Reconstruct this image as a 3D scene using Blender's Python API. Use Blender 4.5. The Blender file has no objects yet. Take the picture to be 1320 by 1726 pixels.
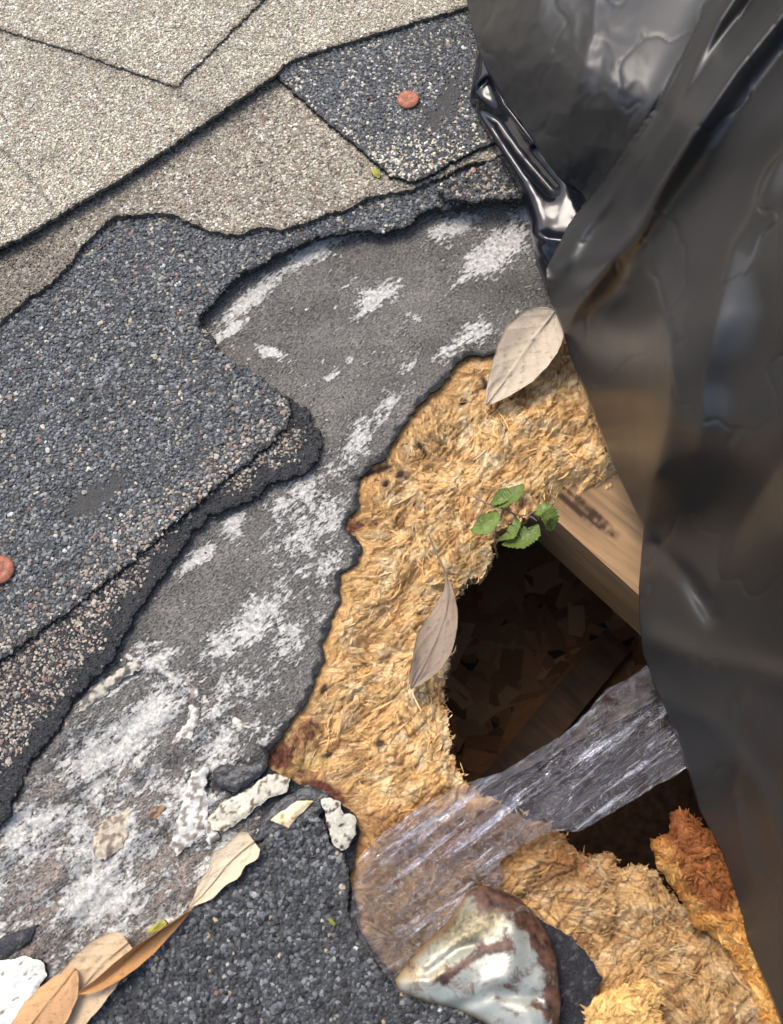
import bpy, math, random
import numpy as np
from mathutils import Vector
rng = np.random.default_rng(7)
random.seed(7)
C = bpy.context.scene.collection
SC = bpy.context.scene
# ------------------------------------------------------------------ camera, sky, sun, exposure
FW, FH = 1320.0, 1726.0
TILT = math.radians(20); DIST = 0.455; LENS = 38.0; SENS = 36.0
CAM = np.array([0.0, -DIST*math.sin(TILT), DIST*math.cos(TILT)])
cam_d = bpy.data.cameras.new('camera'); cam = bpy.data.objects.new('camera', cam_d); C.objects.link(cam)
cam.location = CAM; cam.rotation_euler = (TILT, 0, 0)
cam_d.sensor_fit = 'VERTICAL'; cam_d.sensor_height = SENS; cam_d.lens = LENS
cam_d.clip_start = 0.01; cam_d.clip_end = 50
cam_d.dof.use_dof = True; cam_d.dof.focus_distance = 0.455; cam_d.dof.aperture_fstop = 13
SC.camera = cam
SUN_EL, SUN_AZ = math.radians(58), math.radians(128)      # azimuth measured from +x; light comes from upper left
w = bpy.data.worlds.new('World'); SC.world = w; w.use_nodes = True
sky = w.node_tree.nodes.new('ShaderNodeTexSky'); sky.sky_type = 'NISHITA'; sky.sun_disc = False
sky.sun_elevation = SUN_EL; sky.sun_rotation = math.pi/2 - SUN_AZ
sky.air_density = 1.0; sky.dust_density = 4.0; sky.ozone_density = 0.6
bg = w.node_tree.nodes['Background']; bg.inputs['Strength'].default_value = 0.145
w.node_tree.links.new(sky.outputs[0], bg.inputs[0])
sl = bpy.data.lights.new('sun', 'SUN'); sl.energy = 1.15; sl.angle = math.radians(26); sl.color = (1.0, 0.95, 0.87)
sun = bpy.data.objects.new('sun', sl); C.objects.link(sun); sun.location = (-0.5, 0.6, 1.2)
sd_ = Vector((math.cos(SUN_EL)*math.cos(SUN_AZ), math.cos(SUN_EL)*math.sin(SUN_AZ), math.sin(SUN_EL)))
sun.rotation_euler = sd_.to_track_quat('Z', 'Y').to_euler()
SC.view_settings.view_transform = 'Standard'; SC.view_settings.look = 'None'
SC.view_settings.gamma = 1; SC.view_settings.exposure = 0.68
SC.cycles.max_bounces = 8; SC.cycles.transparent_max_bounces = 12

# ------------------------------------------------------------------ helpers
def P(px, py, z=0.0):
    """the point at height z above the roof that the photograph shows at (px, py)"""
    px = np.asarray(px, float); py = np.asarray(py, float)
    k = SENS/LENS/FH
    u = (px-FW/2)*k; v = -(py-FH/2)*k
    ct, st = math.cos(TILT), math.sin(TILT)
    dx = u; dy = st + v*ct; dz = -ct + v*st
    t = (z-CAM[2])/dz
    return np.stack([CAM[0]+t*dx, CAM[1]+t*dy, np.broadcast_to(z, t.shape)*1.0 if np.ndim(z)==0 else z*np.ones_like(t)], -1)
def Q(x, y, z=0.0):
    """inverse: photo position of a world point"""
    ct, st = math.cos(TILT), math.sin(TILT)
    rx = x-CAM[0]; ry = y-CAM[1]; rz = z-CAM[2]
    d = ry*st - rz*ct; uu = ry*ct + rz*st
    k = SENS/LENS/FH
    return rx/d/k+FW/2, FH/2-uu/d/k
_perm = np.random.default_rng(3).permutation(512); _perm = np.concatenate([_perm, _perm, _perm])
_ga = np.random.default_rng(4).uniform(0, 2*np.pi, 512)
def perlin(x, y, seed=0):
    x = np.asarray(x, float)+seed*17.31; y = np.asarray(y, float)+seed*5.77
    xi = np.floor(x).astype(int); yi = np.floor(y).astype(int)
    fx = x-xi; fy = y-yi
    xi &= 511; yi &= 511
    def g(a, b, dx, dy):
        h = _ga[_perm[(_perm[(xi+a) & 511]+yi+b) & 511]]
        return np.cos(h)*dx+np.sin(h)*dy
    u = fx**3*(fx*(fx*6-15)+10); v = fy**3*(fy*(fy*6-15)+10)
    n0 = g(0,0,fx,fy)*(1-u)+g(1,0,fx-1,fy)*u
    n1 = g(0,1,fx,fy-1)*(1-u)+g(1,1,fx-1,fy-1)*u
    return (n0*(1-v)+n1*v)*1.5
def fbm(x, y, o=4, seed=0, gain=0.5):
    s = 0; a = 1.0; t = 0
    for i in range(o):
        s = s+a*perlin(x*2**i, y*2**i, seed+i*3); t += a; a *= gain
    return s/t*1.4
def sstep(a, b, x):
    t = np.clip((x-a)/(b-a), 0, 1); return t*t*(3-2*t)
def lin(*c):
    c = np.array(c, float)/255.0
    return np.where(c <= 0.04045, c/12.92, ((c+0.055)/1.055)**2.4)
def polysd(x, y, poly):
    """signed distance to a closed polygon, positive inside"""
    shp = x.shape; x = x.ravel(); y = y.ravel()
    d2 = np.full(x.shape, 1e9); ins = np.zeros(x.shape, bool)
    n = len(poly)
    for i in range(n):
        ax, ay = poly[i][:2]; bx, by = poly[(i+1) % n][:2]
        ex, ey = bx-ax, by-ay
        L = ex*ex+ey*ey+1e-18
        t = np.clip(((x-ax)*ex+(y-ay)*ey)/L, 0, 1)
        d2 = np.minimum(d2, (x-ax-t*ex)**2+(y-ay-t*ey)**2)
        c = (ay > y) != (by > y)
        with np.errstate(divide='ignore', invalid='ignore'):
            ins ^= c & (x < ex*(y-ay)/(by-ay+1e-18)+ax)
    d = np.sqrt(d2); return np.where(ins, d, -d).reshape(shp)
def linesd(x, y, pts):
    d2 = np.full(x.shape, 1e9)
    for (ax, ay), (bx, by) in zip(pts[:-1], pts[1:]):
        ex, ey = bx-ax, by-ay
        t = np.clip(((x-ax)*ex+(y-ay)*ey)/(ex*ex+ey*ey+1e-18), 0, 1)
        d2 = np.minimum(d2, (x-ax-t*ex)**2+(y-ay-t*ey)**2)
    return np.sqrt(d2)
def WP(poly, z=0.0):
    a = np.array(poly, float); p = P(a[:, 0], a[:, 1], z); return p[:, :2]
def und(x, y):                                   # the gentle waviness every roof layer shares
    return 0.0012*fbm(x*9, y*9, 2, 5)

class MB:
    def __init__(s): s.v = []; s.c = []; s.f = []; s.n = 0; s.a = []
    def add(s, v, f, col=(0.5,0.5,0.5), mat=0, smooth=False, aux=None):
        v = np.asarray(v, float).reshape(-1, 3); f = np.asarray(f, int)
        if len(v) == 0 or len(f) == 0: return
        col = np.broadcast_to(np.asarray(col, float), (len(v), 3))
        s.v.append(v); s.c.append(col); s.f.append((f+s.n, mat, smooth)); s.n += len(v)
        s.a.append(np.zeros((len(v), 3)) if aux is None else np.broadcast_to(aux, (len(v), 3)))
    def build(s, name, mats, parent=None, pivot=None):
        v = np.concatenate(s.v); c = np.concatenate(s.c); au = np.concatenate(s.a)
        if pivot is None: pivot = np.array([(v[:, 0].min()+v[:, 0].max())/2, (v[:, 1].min()+v[:, 1].max())/2, v[:, 2].min()])
        if parent is not None: pivot = np.array(parent['pv'])
        me = bpy.data.meshes.new(name); me.vertices.add(len(v))
        me.vertices.foreach_set('co', (v-pivot).astype(np.float32).ravel())
        li = np.concatenate([f.ravel() for f, m, q in s.f])
        tot = np.concatenate([np.full(len(f), f.shape[1]) for f, m, q in s.f])
        mi = np.concatenate([np.full(len(f), m) for f, m, q in s.f])
        sm = np.concatenate([np.full(len(f), q) for f, m, q in s.f])
        me.loops.add(len(li)); me.polygons.add(len(tot))
        me.loops.foreach_set('vertex_index', li.astype(np.int32))
        me.polygons.foreach_set('loop_start', np.concatenate([[0], np.cumsum(tot)[:-1]]).astype(np.int32))
        me.polygons.foreach_set('material_index', mi.astype(np.int32))
        me.polygons.foreach_set('use_smooth', sm.astype(bool))
        at = me.attributes.new('Col', 'FLOAT_COLOR', 'POINT')
        at.data.foreach_set('color', np.concatenate([c, np.ones((len(c), 1))], 1).astype(np.float32).ravel())
        if np.abs(au).max() > 0:
            a2 = me.attributes.new('Aux', 'FLOAT_COLOR', 'POINT')
            a2.data.foreach_set('color', np.concatenate([au, np.ones((len(c), 1))], 1).astype(np.float32).ravel())
        me.update(calc_edges=True); me.validate()
        for m in (mats if isinstance(mats, (list, tuple)) else [mats]): me.materials.append(m)
        o = bpy.data.objects.new(name, me); C.objects.link(o)
        if parent is None: o.location = pivot; o['pv'] = [float(q) for q in pivot]
        else: o.parent = parent
        return o
def tag(o, label=None, cat=None, group=None, kind=None):
    if label: o['label'] = label
    if cat: o['category'] = cat
    if group: o['group'] = group
    if kind: o['kind'] = kind
    return o
def empty(name, loc):
    o = bpy.data.objects.new(name, None); C.objects.link(o); o.location = loc; o.empty_display_size = .01
    o['pv'] = [float(q) for q in loc]; return o

def sheet(mb, sdf, box, step, ztop, thick, colf, mats=(0, 1), sidecol=(0.02,0.02,0.02), warp=None, bottom=True, sidepush=0.0):
    """a sheet of material clipped to where sdf > 0, with a real edge"""
    x = np.arange(box[0], box[2]+step, step); y = np.arange(box[1], box[3]+step, step)
    X, Y = np.meshgrid(x, y)
    S = sdf(X, Y)
    gy, gx = np.gradient(S, step); gl = np.sqrt(gx*gx+gy*gy)+1e-6
    keep = (np.maximum(np.maximum(S[:-1, :-1], S[1:, :-1]), np.maximum(S[:-1, 1:], S[1:, 1:])) > 0)
    mv = np.clip(-S/gl, 0, step*1.3)*(S < 0)
    X2 = X+gx/gl*mv; Y2 = Y+gy/gl*mv
    S2 = np.maximum(S, 0)
    idx = np.arange(X.size).reshape(X.shape)
    q = np.stack([idx[:-1, :-1][keep], idx[:-1, 1:][keep], idx[1:, 1:][keep], idx[1:, :-1][keep]], -1)
    used = np.unique(q); rm = -np.ones(X.size, int); rm[used] = np.arange(len(used)); q = rm[q]
    xs = X2.ravel()[used]; ys = Y2.ravel()[used]; ss = S2.ravel()[used]
    zs = ztop(xs, ys, ss)
    v = np.stack([xs, ys, zs], -1)
    if warp is not None: v = warp(v, ss)
    col = colf(xs, ys, ss)
    mb.add(v, q, col, mats[0], True)
    e = np.concatenate([q[:, [0, 1]], q[:, [1, 2]], q[:, [2, 3]], q[:, [3, 0]]])
    key = np.sort(e, 1); kk = key[:, 0]*len(used)+key[:, 1]
    u, inv, cnt = np.unique(kk, return_inverse=True, return_counts=True)
    be = e[cnt[inv] == 1]
    th = thick(xs, ys, ss) if callable(thick) else np.full(len(xs), thick)
    vb = v.copy(); vb[:, 2] -= th
    bi = np.unique(be); r2 = -np.ones(len(used), int); r2[bi] = np.arange(len(bi))
    nb = len(bi)
    jig = np.zeros((nb, 3)); 
    if sidepush: jig[:, :2] = rng.normal(0, sidepush, (nb, 2))
    mid = (v[bi]+vb[bi])/2+jig
    vv = np.concatenate([v[bi], mid, vb[bi]])
    a = r2[be[:, 0]]; b = r2[be[:, 1]]
    f = np.concatenate([np.stack([b, a, a+nb, b+nb], -1), np.stack([b+nb, a+nb, a+2*nb, b+2*nb], -1)])
    mb.add(vv, f, sidecol if not callable(sidecol) else np.tile(sidecol(xs[bi], ys[bi]), (3, 1)), mats[1], False)
    if bottom: mb.add(vb, q[:, ::-1], sidecol if not callable(sidecol) else sidecol(xs, ys), mats[1], True)
    return xs, ys, zs, ss

# granule templates: faceted little stones
def _ico():
    p = (1+5**.5)/2
    v = np.array([(-1,p,0),(1,p,0),(-1,-p,0),(1,-p,0),(0,-1,p),(0,1,p),(0,-1,-p),(0,1,-p),(p,0,-1),(p,0,1),(-p,0,-1),(-p,0,1)], float)
    v /= np.linalg.norm(v[0])
    f = np.array([(0,11,5),(0,5,1),(0,1,7),(0,7,10),(0,10,11),(1,5,9),(5,11,4),(11,10,2),(10,7,6),(7,1,8),(3,9,4),(3,4,2),(3,2,6),(3,6,8),(3,8,9),(4,9,5),(2,4,11),(6,2,10),(8,6,7),(9,8,1)])
    return v, f
ICOV, ICOF = _ico()
TEMPL = [ICOV*np.random.default_rng(50+i).uniform(0.65, 1.2, (12, 1)) for i in range(8)]
def rotz(v, a):
    c, s = np.cos(a), np.sin(a)
    return np.stack([v[..., 0]*c-v[..., 1]*s, v[..., 0]*s+v[..., 1]*c, v[..., 2]], -1)
def granules(mb, x, y, z, size, cols, mat=2, flat=0.6, sink=0.25, tilt=0.5):
    n = len(x)
    if n == 0: return
    r = size*rng.lognormal(0, 0.22, n)
    t = rng.integers(0, len(TEMPL), n)
    base = np.array(TEMPL)[t]                                  # n,12,3
    sc = np.stack([rng.uniform(.75, 1.25, n), rng.uniform(.75, 1.1, n), np.full(n, flat)*rng.uniform(.8, 1.2, n)], -1)
    v = base*sc[:, None, :]
    ax = rng.normal(0, tilt, n); c, s = np.cos(ax)[:, None], np.sin(ax)[:, None]
    v = np.stack([v[..., 0], v[..., 1]*c-v[..., 2]*s, v[..., 1]*s+v[..., 2]*c], -1)
    v = rotz(v, rng.uniform(0, 6.28, n)[:, None])*r[:, None, None]
    v += np.stack([x, y, z+r*flat*sink], -1)[:, None, :]
    f = ICOF[None]+12*np.arange(n)[:, None, None]
    mb.add(v.reshape(-1, 3), f.reshape(-1, 3), np.repeat(cols, 12, 0), mat, False)

# ------------------------------------------------------------------ materials
def mat(name, rough=0.7, spec=0.3, metal=0.0):
    m = bpy.data.materials.new(name); m.use_nodes = True
    nt = m.node_tree; b = nt.nodes['Principled BSDF']
    b.inputs['Roughness'].default_value = rough; b.inputs['Specular IOR Level'].default_value = spec
    b.inputs['Metallic'].default_value = metal
    return m, nt, b
def N(nt, t, **k):
    n = nt.nodes.new(t)
    for a, v in k.items():
        if a in n.inputs: n.inputs[a].default_value = v
        else: setattr(n, a, v)
    return n
def coords(nt, scale=(1,1,1), rot=(0,0,0)):
    g = N(nt, 'ShaderNodeNewGeometry'); mp = N(nt, 'ShaderNodeMapping')
    mp.inputs['Rotation'].default_value = rot
    nt.links.new(g.outputs['Position'], mp.inputs[0])
    m2 = N(nt, 'ShaderNodeMapping'); m2.inputs['Scale'].default_value = scale
    nt.links.new(mp.outputs[0], m2.inputs[0]); return m2.outputs[0]
def vary(nt, base, noise, lo, hi):
    """base colour times a ramp of a noise"""
    mr = N(nt, 'ShaderNodeMapRange'); mr.inputs['From Min'].default_value = .3; mr.inputs['From Max'].default_value = .7
    mr.inputs['To Min'].default_value = lo; mr.inputs['To Max'].default_value = hi
    nt.links.new(noise, mr.inputs[0])
    vm = N(nt, 'ShaderNodeVectorMath', operation='SCALE')
    nt.links.new(base, vm.inputs[0]); nt.links.new(mr.outputs[0], vm.inputs['Scale']); return vm.outputs[0]
def attr_mat(name, rough=.7, spec=.3, scale=900, lo=.75, hi=1.25, bump=.3, bdist=.0004, stretch=(1,1,1), rot=0, detail=4, metal=0.0):
    m, nt, b = mat(name, rough, spec, metal)
    a = N(nt, 'ShaderNodeAttribute', attribute_name='Col')
    no = N(nt, 'ShaderNodeTexNoise', Scale=scale, Detail=detail)
    nt.links.new(coords(nt, stretch, (0,0,rot)), no.inputs['Vector'])
    nt.links.new(vary(nt, a.outputs['Color'], no.outputs['Fac'], lo, hi), b.inputs['Base Color'])
    bp = N(nt, 'ShaderNodeBump', Strength=bump, Distance=bdist)
    nt.links.new(no.outputs['Fac'], bp.inputs['Height']); nt.links.new(bp.outputs[0], b.inputs['Normal'])
    return m
M_GRAN = attr_mat('mineral granule', .62, .35, 1500, .75, 1.25, .3, .0003)
M_ASPH = attr_mat('asphalt coating', .55, .4, 1300, .6, 1.4, .9, .0008)
M_MAT = attr_mat('asphalt mat edge', .8, .2, 1800, .5, 1.5, 1.0, .0008)
M_WOOD = attr_mat('rotten strand board', .75, .25, 900, .72, 1.22, .8, .0006)
def grain_mat():
    m, nt, b = mat('strand board face', .7, .3)
    a = N(nt, 'ShaderNodeAttribute', attribute_name='Col'); x = N(nt, 'ShaderNodeAttribute', attribute_name='Aux')
    mp = N(nt, 'ShaderNodeMapping'); mp.inputs['Scale'].default_value = (170, 1500, 1); nt.links.new(x.outputs['Vector'], mp.inputs[0])
    n1 = N(nt, 'ShaderNodeTexNoise', Scale=1, Detail=4, Roughness=.6, noise_dimensions='2D'); nt.links.new(mp.outputs[0], n1.inputs['Vector'])
    n2 = N(nt, 'ShaderNodeTexNoise', Scale=1100, Detail=4, Roughness=.7); nt.links.new(coords(nt), n2.inputs['Vector'])
    c = vary(nt, a.outputs['Color'], n1.outputs['Fac'], .68, 1.22); c = vary(nt, c, n2.outputs['Fac'], .84, 1.14)
    nt.links.new(c, b.inputs['Base Color'])
    ad = N(nt, 'ShaderNodeMath', operation='ADD'); nt.links.new(n1.outputs['Fac'], ad.inputs[0]); nt.links.new(n2.outputs['Fac'], ad.inputs[1])
    bp = N(nt, 'ShaderNodeBump', Strength=.8, Distance=.0006); nt.links.new(ad.outputs[0], bp.inputs['Height']); nt.links.new(bp.outputs[0], b.inputs['Normal'])
    return m
M_GRAIN = grain_mat()
M_FLAKE = attr_mat('wood splinter', .75, .15, 1600, .75, 1.2, .5, .0003)
M_TARF = attr_mat('roofing tar', .35, .5, 700, .7, 1.3, .6, .0008)
M_LEAF = attr_mat('dry leaf', .6, .3, 1500, .9, 1.1, .25, .0002)
M_GREEN = attr_mat('green leaf', .45, .4, 1500, .9, 1.1, .25, .0002)
M_RUSTN = attr_mat('rusted nail head', .65, .4, 1800, .7, 1.3, .5, .0003)
M_PLAST = attr_mat('crusted coating', .8, .2, 900, .8, 1.15, .7, .0006)

def felt_mat():
    m, nt, b = mat('asphalt felt', .8, .25)
    a = N(nt, 'ShaderNodeAttribute', attribute_name='Col'); x = N(nt, 'ShaderNodeAttribute', attribute_name='Aux')
    sp = N(nt, 'ShaderNodeSeparateColor'); nt.links.new(x.outputs['Color'], sp.inputs[0])
    c1 = coords(nt); c2 = coords(nt, (1, 2.4, 1), (0, 0, math.radians(-42)))
    fine = N(nt, 'ShaderNodeTexNoise', Scale=850, Detail=4, Roughness=.75); nt.links.new(c2, fine.inputs['Vector'])
    med = N(nt, 'ShaderNodeTexNoise', Scale=230, Detail=6, Roughness=.65); nt.links.new(c2, med.inputs['Vector'])
    big = N(nt, 'ShaderNodeTexNoise', Scale=90, Detail=5, Roughness=.6); nt.links.new(c1, big.inputs['Vector'])
    def math_(op, p, q):
        n = N(nt, 'ShaderNodeMath', operation=op)
        for k, s in enumerate((p, q)):
            if isinstance(s, (int, float)): n.inputs[k].default_value = s
            else: nt.links.new(s, n.inputs[k])
        return n.outputs[0]
    # mould mask: attribute + noises, thresholded
    s = math_('ADD', math_('MULTIPLY', math_('SUBTRACT', med.outputs['Fac'], .5), 3.9), sp.outputs[0])
    s = math_('ADD', s, math_('MULTIPLY', math_('SUBTRACT', fine.outputs['Fac'], .5), 3.0))
    s = math_('ADD', s, math_('MULTIPLY', math_('SUBTRACT', big.outputs['Fac'], .5), 1.8))
    mr = N(nt, 'ShaderNodeMapRange', interpolation_type='SMOOTHSTEP')
    mr.inputs['From Min'].default_value = .40; mr.inputs['From Max'].default_value = .92
    nt.links.new(s, mr.inputs[0])
    base = vary(nt, a.outputs['Color'], fine.outputs['Fac'], .12, 2.2)
    base.node.inputs['Scale'].links[0].from_node.inputs['From Min'].default_value = .38
    base.node.inputs['Scale'].links[0].from_node.inputs['From Max'].default_value = .64
    mix = N(nt, 'ShaderNodeMix', data_type='RGBA')
    nt.links.new(mr.outputs[0], mix.inputs['Factor']); nt.links.new(base, mix.inputs['A'])
    wc = N(nt, 'ShaderNodeCombineXYZ'); wc.inputs[0].default_value = .66; wc.inputs[1].default_value = .645; wc.inputs[2].default_value = .60
    f2 = N(nt, 'ShaderNodeTexNoise', Scale=620, Detail=5, Roughness=.75); nt.links.new(c1, f2.inputs['Vector'])
    nt.links.new(vary(nt, wc.outputs[0], f2.outputs['Fac'], .30, 1.3), mix.inputs['B'])
    nt.links.new(mix.outputs['Result'], b.inputs['Base Color'])
    h = math_('ADD', math_('MULTIPLY', fine.outputs['Fac'], .6), math_('MULTIPLY', mr.outputs[0], .5))
    bp = N(nt, 'ShaderNodeBump', Strength=.9, Distance=.0009); nt.links.new(h, bp.inputs['Height'])
    nt.links.new(bp.outputs[0], b.inputs['Normal'])
    return m
M_FELT = felt_mat()

def tarp_mat():
    m, nt, b = mat('black polyethylene', .3, .6)
    b.inputs['Base Color'].default_value = (.030, .0295, .0285, 1)
    no = N(nt, 'ShaderNodeTexNoise', Scale=55, Detail=4, Roughness=.55, Distortion=.8)
    nt.links.new(coords(nt, (1, .6, .5), (0, 0, .5)), no.inputs['Vector'])
    n2 = N(nt, 'ShaderNodeTexNoise', Scale=9, Detail=3)
    nt.links.new(coords(nt), n2.inputs['Vector'])
    mr = N(nt, 'ShaderNodeMapRange'); mr.inputs['From Min'].default_value = .35; mr.inputs['From Max'].default_value = .65
    mr.inputs['To Min'].default_value = .27; mr.inputs['To Max'].default_value = .44
    nt.links.new(n2.outputs['Fac'], mr.inputs[0]); nt.links.new(mr.outputs[0], b.inputs['Roughness'])
    bp = N(nt, 'ShaderNodeBump', Strength=.10, Distance=.0015); nt.links.new(no.outputs['Fac'], bp.inputs['Height'])
    nt.links.new(bp.outputs[0], b.inputs['Normal'])
    return m
M_TARP = tarp_mat()
M_FLAP, _n, _b = mat('glossy black polyethylene', .13, .6); _b.inputs['Base Color'].default_value = (.008, .009, .014, 1)

def tape_mat():
    m, nt, b = mat('clear packing tape', .12, .6)
    nt.nodes.remove(b); out = nt.nodes['Material Output']
    ang = math.radians(-36)
    co = coords(nt, (.35, 6, 1), (0, 0, ang)); c1 = coords(nt, (.4, 2.2, 1), (0, 0, ang))
    st = N(nt, 'ShaderNodeTexNoise', Scale=110, Detail=5, Roughness=.6); nt.links.new(co, st.inputs['Vector'])
    wr = N(nt, 'ShaderNodeTexNoise', Scale=95, Detail=3, Distortion=1.2); nt.links.new(c1, wr.inputs['Vector'])
    ad = N(nt, 'ShaderNodeMath', operation='ADD'); nt.links.new(st.outputs['Fac'], ad.inputs[0]); nt.links.new(wr.outputs['Fac'], ad.inputs[1])
    bp = N(nt, 'ShaderNodeBump', Strength=1.0, Distance=.0045); nt.links.new(ad.outputs[0], bp.inputs['Height'])
    gl = N(nt, 'ShaderNodeBsdfGlossy'); gl.inputs['Roughness'].default_value = .09; gl.inputs['Color'].default_value = (.9,.92,1,1)
    nt.links.new(bp.outputs[0], gl.inputs['Normal'])
    tr = N(nt, 'ShaderNodeBsdfTransparent'); tr.inputs['Color'].default_value = (.74, .72, .70, 1)
    df = N(nt, 'ShaderNodeBsdfDiffuse'); df.inputs['Color'].default_value = (.30, .27, .25, 1)
    mr = N(nt, 'ShaderNodeMapRange'); mr.inputs['From Min'].default_value = .52; mr.inputs['From Max'].default_value = .72
    mr.inputs['To Min'].default_value = .02; mr.inputs['To Max'].default_value = .30
    nt.links.new(st.outputs['Fac'], mr.inputs[0])
    m1 = N(nt, 'ShaderNodeMixShader'); nt.links.new(mr.outputs[0], m1.inputs[0]); nt.links.new(tr.outputs[0], m1.inputs[1]); nt.links.new(df.outputs[0], m1.inputs[2])
    fr = N(nt, 'ShaderNodeFresnel', IOR=1.75)
    m2 = N(nt, 'ShaderNodeMixShader'); gm = N(nt, 'ShaderNodeMapRange', interpolation_type='SMOOTHSTEP'); gm.inputs['From Min'].default_value = .50; gm.inputs['From Max'].default_value = .66
    gm.inputs['To Min'].default_value = .04; gm.inputs['To Max'].default_value = .42
    g2 = N(nt, 'ShaderNodeTexNoise', Scale=75, Detail=7, Roughness=.68, Distortion=.6); nt.links.new(coords(nt, (.32, 3.4, 1), (0, 0, ang)), g2.inputs['Vector']); nt.links.new(g2.outputs['Fac'], gm.inputs[0])
    fa = N(nt, 'ShaderNodeMath', operation='ADD'); nt.links.new(gm.outputs[0], fa.inputs[1]); nt.links.new(fr.outputs[0], fa.inputs[0]); nt.links.new(fa.outputs[0], m2.inputs[0]); nt.links.new(m1.outputs[0], m2.inputs[1]); nt.links.new(gl.outputs[0], m2.inputs[2])
    nt.links.new(m2.outputs[0], out.inputs['Surface'])
    return m
M_TAPE = tape_mat()

def metal_mat():
    m, nt, b = mat('rusted galvanised sheet', .4, .5)
    a = N(nt, 'ShaderNodeAttribute', attribute_name='Col'); x = N(nt, 'ShaderNodeAttribute', attribute_name='Aux')
    sp = N(nt, 'ShaderNodeSeparateColor'); nt.links.new(x.outputs['Color'], sp.inputs[0])
    no = N(nt, 'ShaderNodeTexNoise', Scale=150, Detail=8, Roughness=.72, Distortion=.5); nt.links.new(coords(nt), no.inputs['Vector'])
    ad = N(nt, 'ShaderNodeMath', operation='MULTIPLY_ADD'); nt.links.new(no.outputs['Fac'], ad.inputs[0]); ad.inputs[1].default_value = 3.2; nt.links.new(sp.outputs[0], ad.inputs[2])
    mr = N(nt, 'ShaderNodeMapRange', interpolation_type='SMOOTHSTEP'); mr.inputs['From Min'].default_value = 1.8; mr.inputs['From Max'].default_value = 2.5
    nt.links.new(ad.outputs[0], mr.inputs[0])
    rc = N(nt, 'ShaderNodeTexNoise', Scale=300, Detail=4); nt.links.new(coords(nt), rc.inputs['Vector'])
    rr = N(nt, 'ShaderNodeValToRGB'); rr.color_ramp.elements[0].position = .35; rr.color_ramp.elements[0].color = (.030,.014,.010,1)
    rr.color_ramp.elements[1].position = .7; rr.color_ramp.elements[1].color = (.17,.082,.055,1)
    nt.links.new(rc.outputs['Fac'], rr.inputs[0])
    mix = N(nt, 'ShaderNodeMix', data_type='RGBA'); nt.links.new(mr.outputs[0], mix.inputs['Factor'])
    nt.links.new(a.outputs['Color'], mix.inputs['A']); nt.links.new(rr.outputs[0], mix.inputs['B'])
    nt.links.new(mix.outputs['Result'], b.inputs['Base Color'])
    ro = N(nt, 'ShaderNodeMapRange'); ro.inputs['To Min'].default_value = .30; ro.inputs['To Max'].default_value = .5
    nt.links.new(mr.outputs[0], ro.inputs[0]); nt.links.new(ro.outputs[0], b.inputs['Roughness'])
    me = N(nt, 'ShaderNodeMapRange'); me.inputs['To Min'].default_value = .35; me.inputs['To Max'].default_value = 0
    nt.links.new(mr.outputs[0], me.inputs[0]); nt.links.new(me.outputs[0], b.inputs['Metallic'])
    bp = N(nt, 'ShaderNodeBump', Strength=.35, Distance=.0010); nt.links.new(no.outputs['Fac'], bp.inputs['Height']); nt.links.new(bp.outputs[0], b.inputs['Normal'])
    return m
M_METAL = metal_mat()

def plank_mat():
    m, nt, b = mat('sawn pine', .65, .3)
    a = N(nt, 'ShaderNodeAttribute', attribute_name='Col')
    ang = math.radians(42)
    no = N(nt, 'ShaderNodeTexNoise', Scale=160, Detail=6, Roughness=.6, Distortion=.5)
    nt.links.new(coords(nt, (.1, 1.6, 1.6), (0, 0, ang)), no.inputs['Vector'])
    nt.links.new(vary(nt, a.outputs['Color'], no.outputs['Fac'], .62, 1.22), b.inputs['Base Color'])
    bp = N(nt, 'ShaderNodeBump', Strength=.3, Distance=.0006); nt.links.new(no.outputs['Fac'], bp.inputs['Height']); nt.links.new(bp.outputs[0], b.inputs['Normal'])
    return m
M_PINE = plank_mat()

# ------------------------------------------------------------------ outlines traced on the roof
FELT_EDGE = [(1330,150),(1010,330),(960,470),(948,535),(905,560),(850,590),(822,604),(795,600),(772,612),(755,640),(728,664),(700,690),(682,720),(660,750),(650,775),(628,785),(606,808),(603,835),(608,852),(592,868),(580,893),(600,905),(611,925),(600,950),(575,968),(570,990),(575,1012),(562,1040),(545,1078),(546,1110),(530,1150),(516,1188),(492,1215),(478,1240),(455,1268),(450,1290),(470,1305),(500,1318),(528,1330),(560,1343),(600,1372),(606,1400),(600,1440),(592,1480),(605,1560),(640,1620),(700,1660),(800,1700),(860,1760),(860,2100)]
HOLE = [(1500,640),(1120,760),(1036,803),(1000,812),(965,820),(935,834),(905,850),(880,858),(862,866),(838,880),(832,900),(835,925),(828,945),(800,962),(782,975),(766,992),(760,1020),(752,1050),(760,1085),(757,1110),(748,1140),(752,1180),(757,1220),(764,1255),(778,1290),(796,1322),(835,1345),(880,1372),(930,1385),(962,1408),(985,1438),(1015,1442),(1040,1438),(1062,1462),(1095,1456),(1118,1466),(1140,1500),(1180,1540),(1260,1560),(1420,1500),(1560,1300)]
wHOLE = WP(HOLE); wFELT = WP([(-900,150)]+[(-900,-900),(1330,-900)]+FELT_EDGE+[(-900,2100)])
def felt_sd(x, y):
    s = polysd(x, y, wFELT)
    px, py = Q(x, y)
    return s+0.0011*fbm(x*260, y*260, 3, 11)
def hole_sd(x, y):                                # positive inside the hole
    return polysd(x, y, wHOLE)+0.0020*fbm(x*210, y*210, 3, 21)+.0009*perlin(x*750, y*750, 22)
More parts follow.
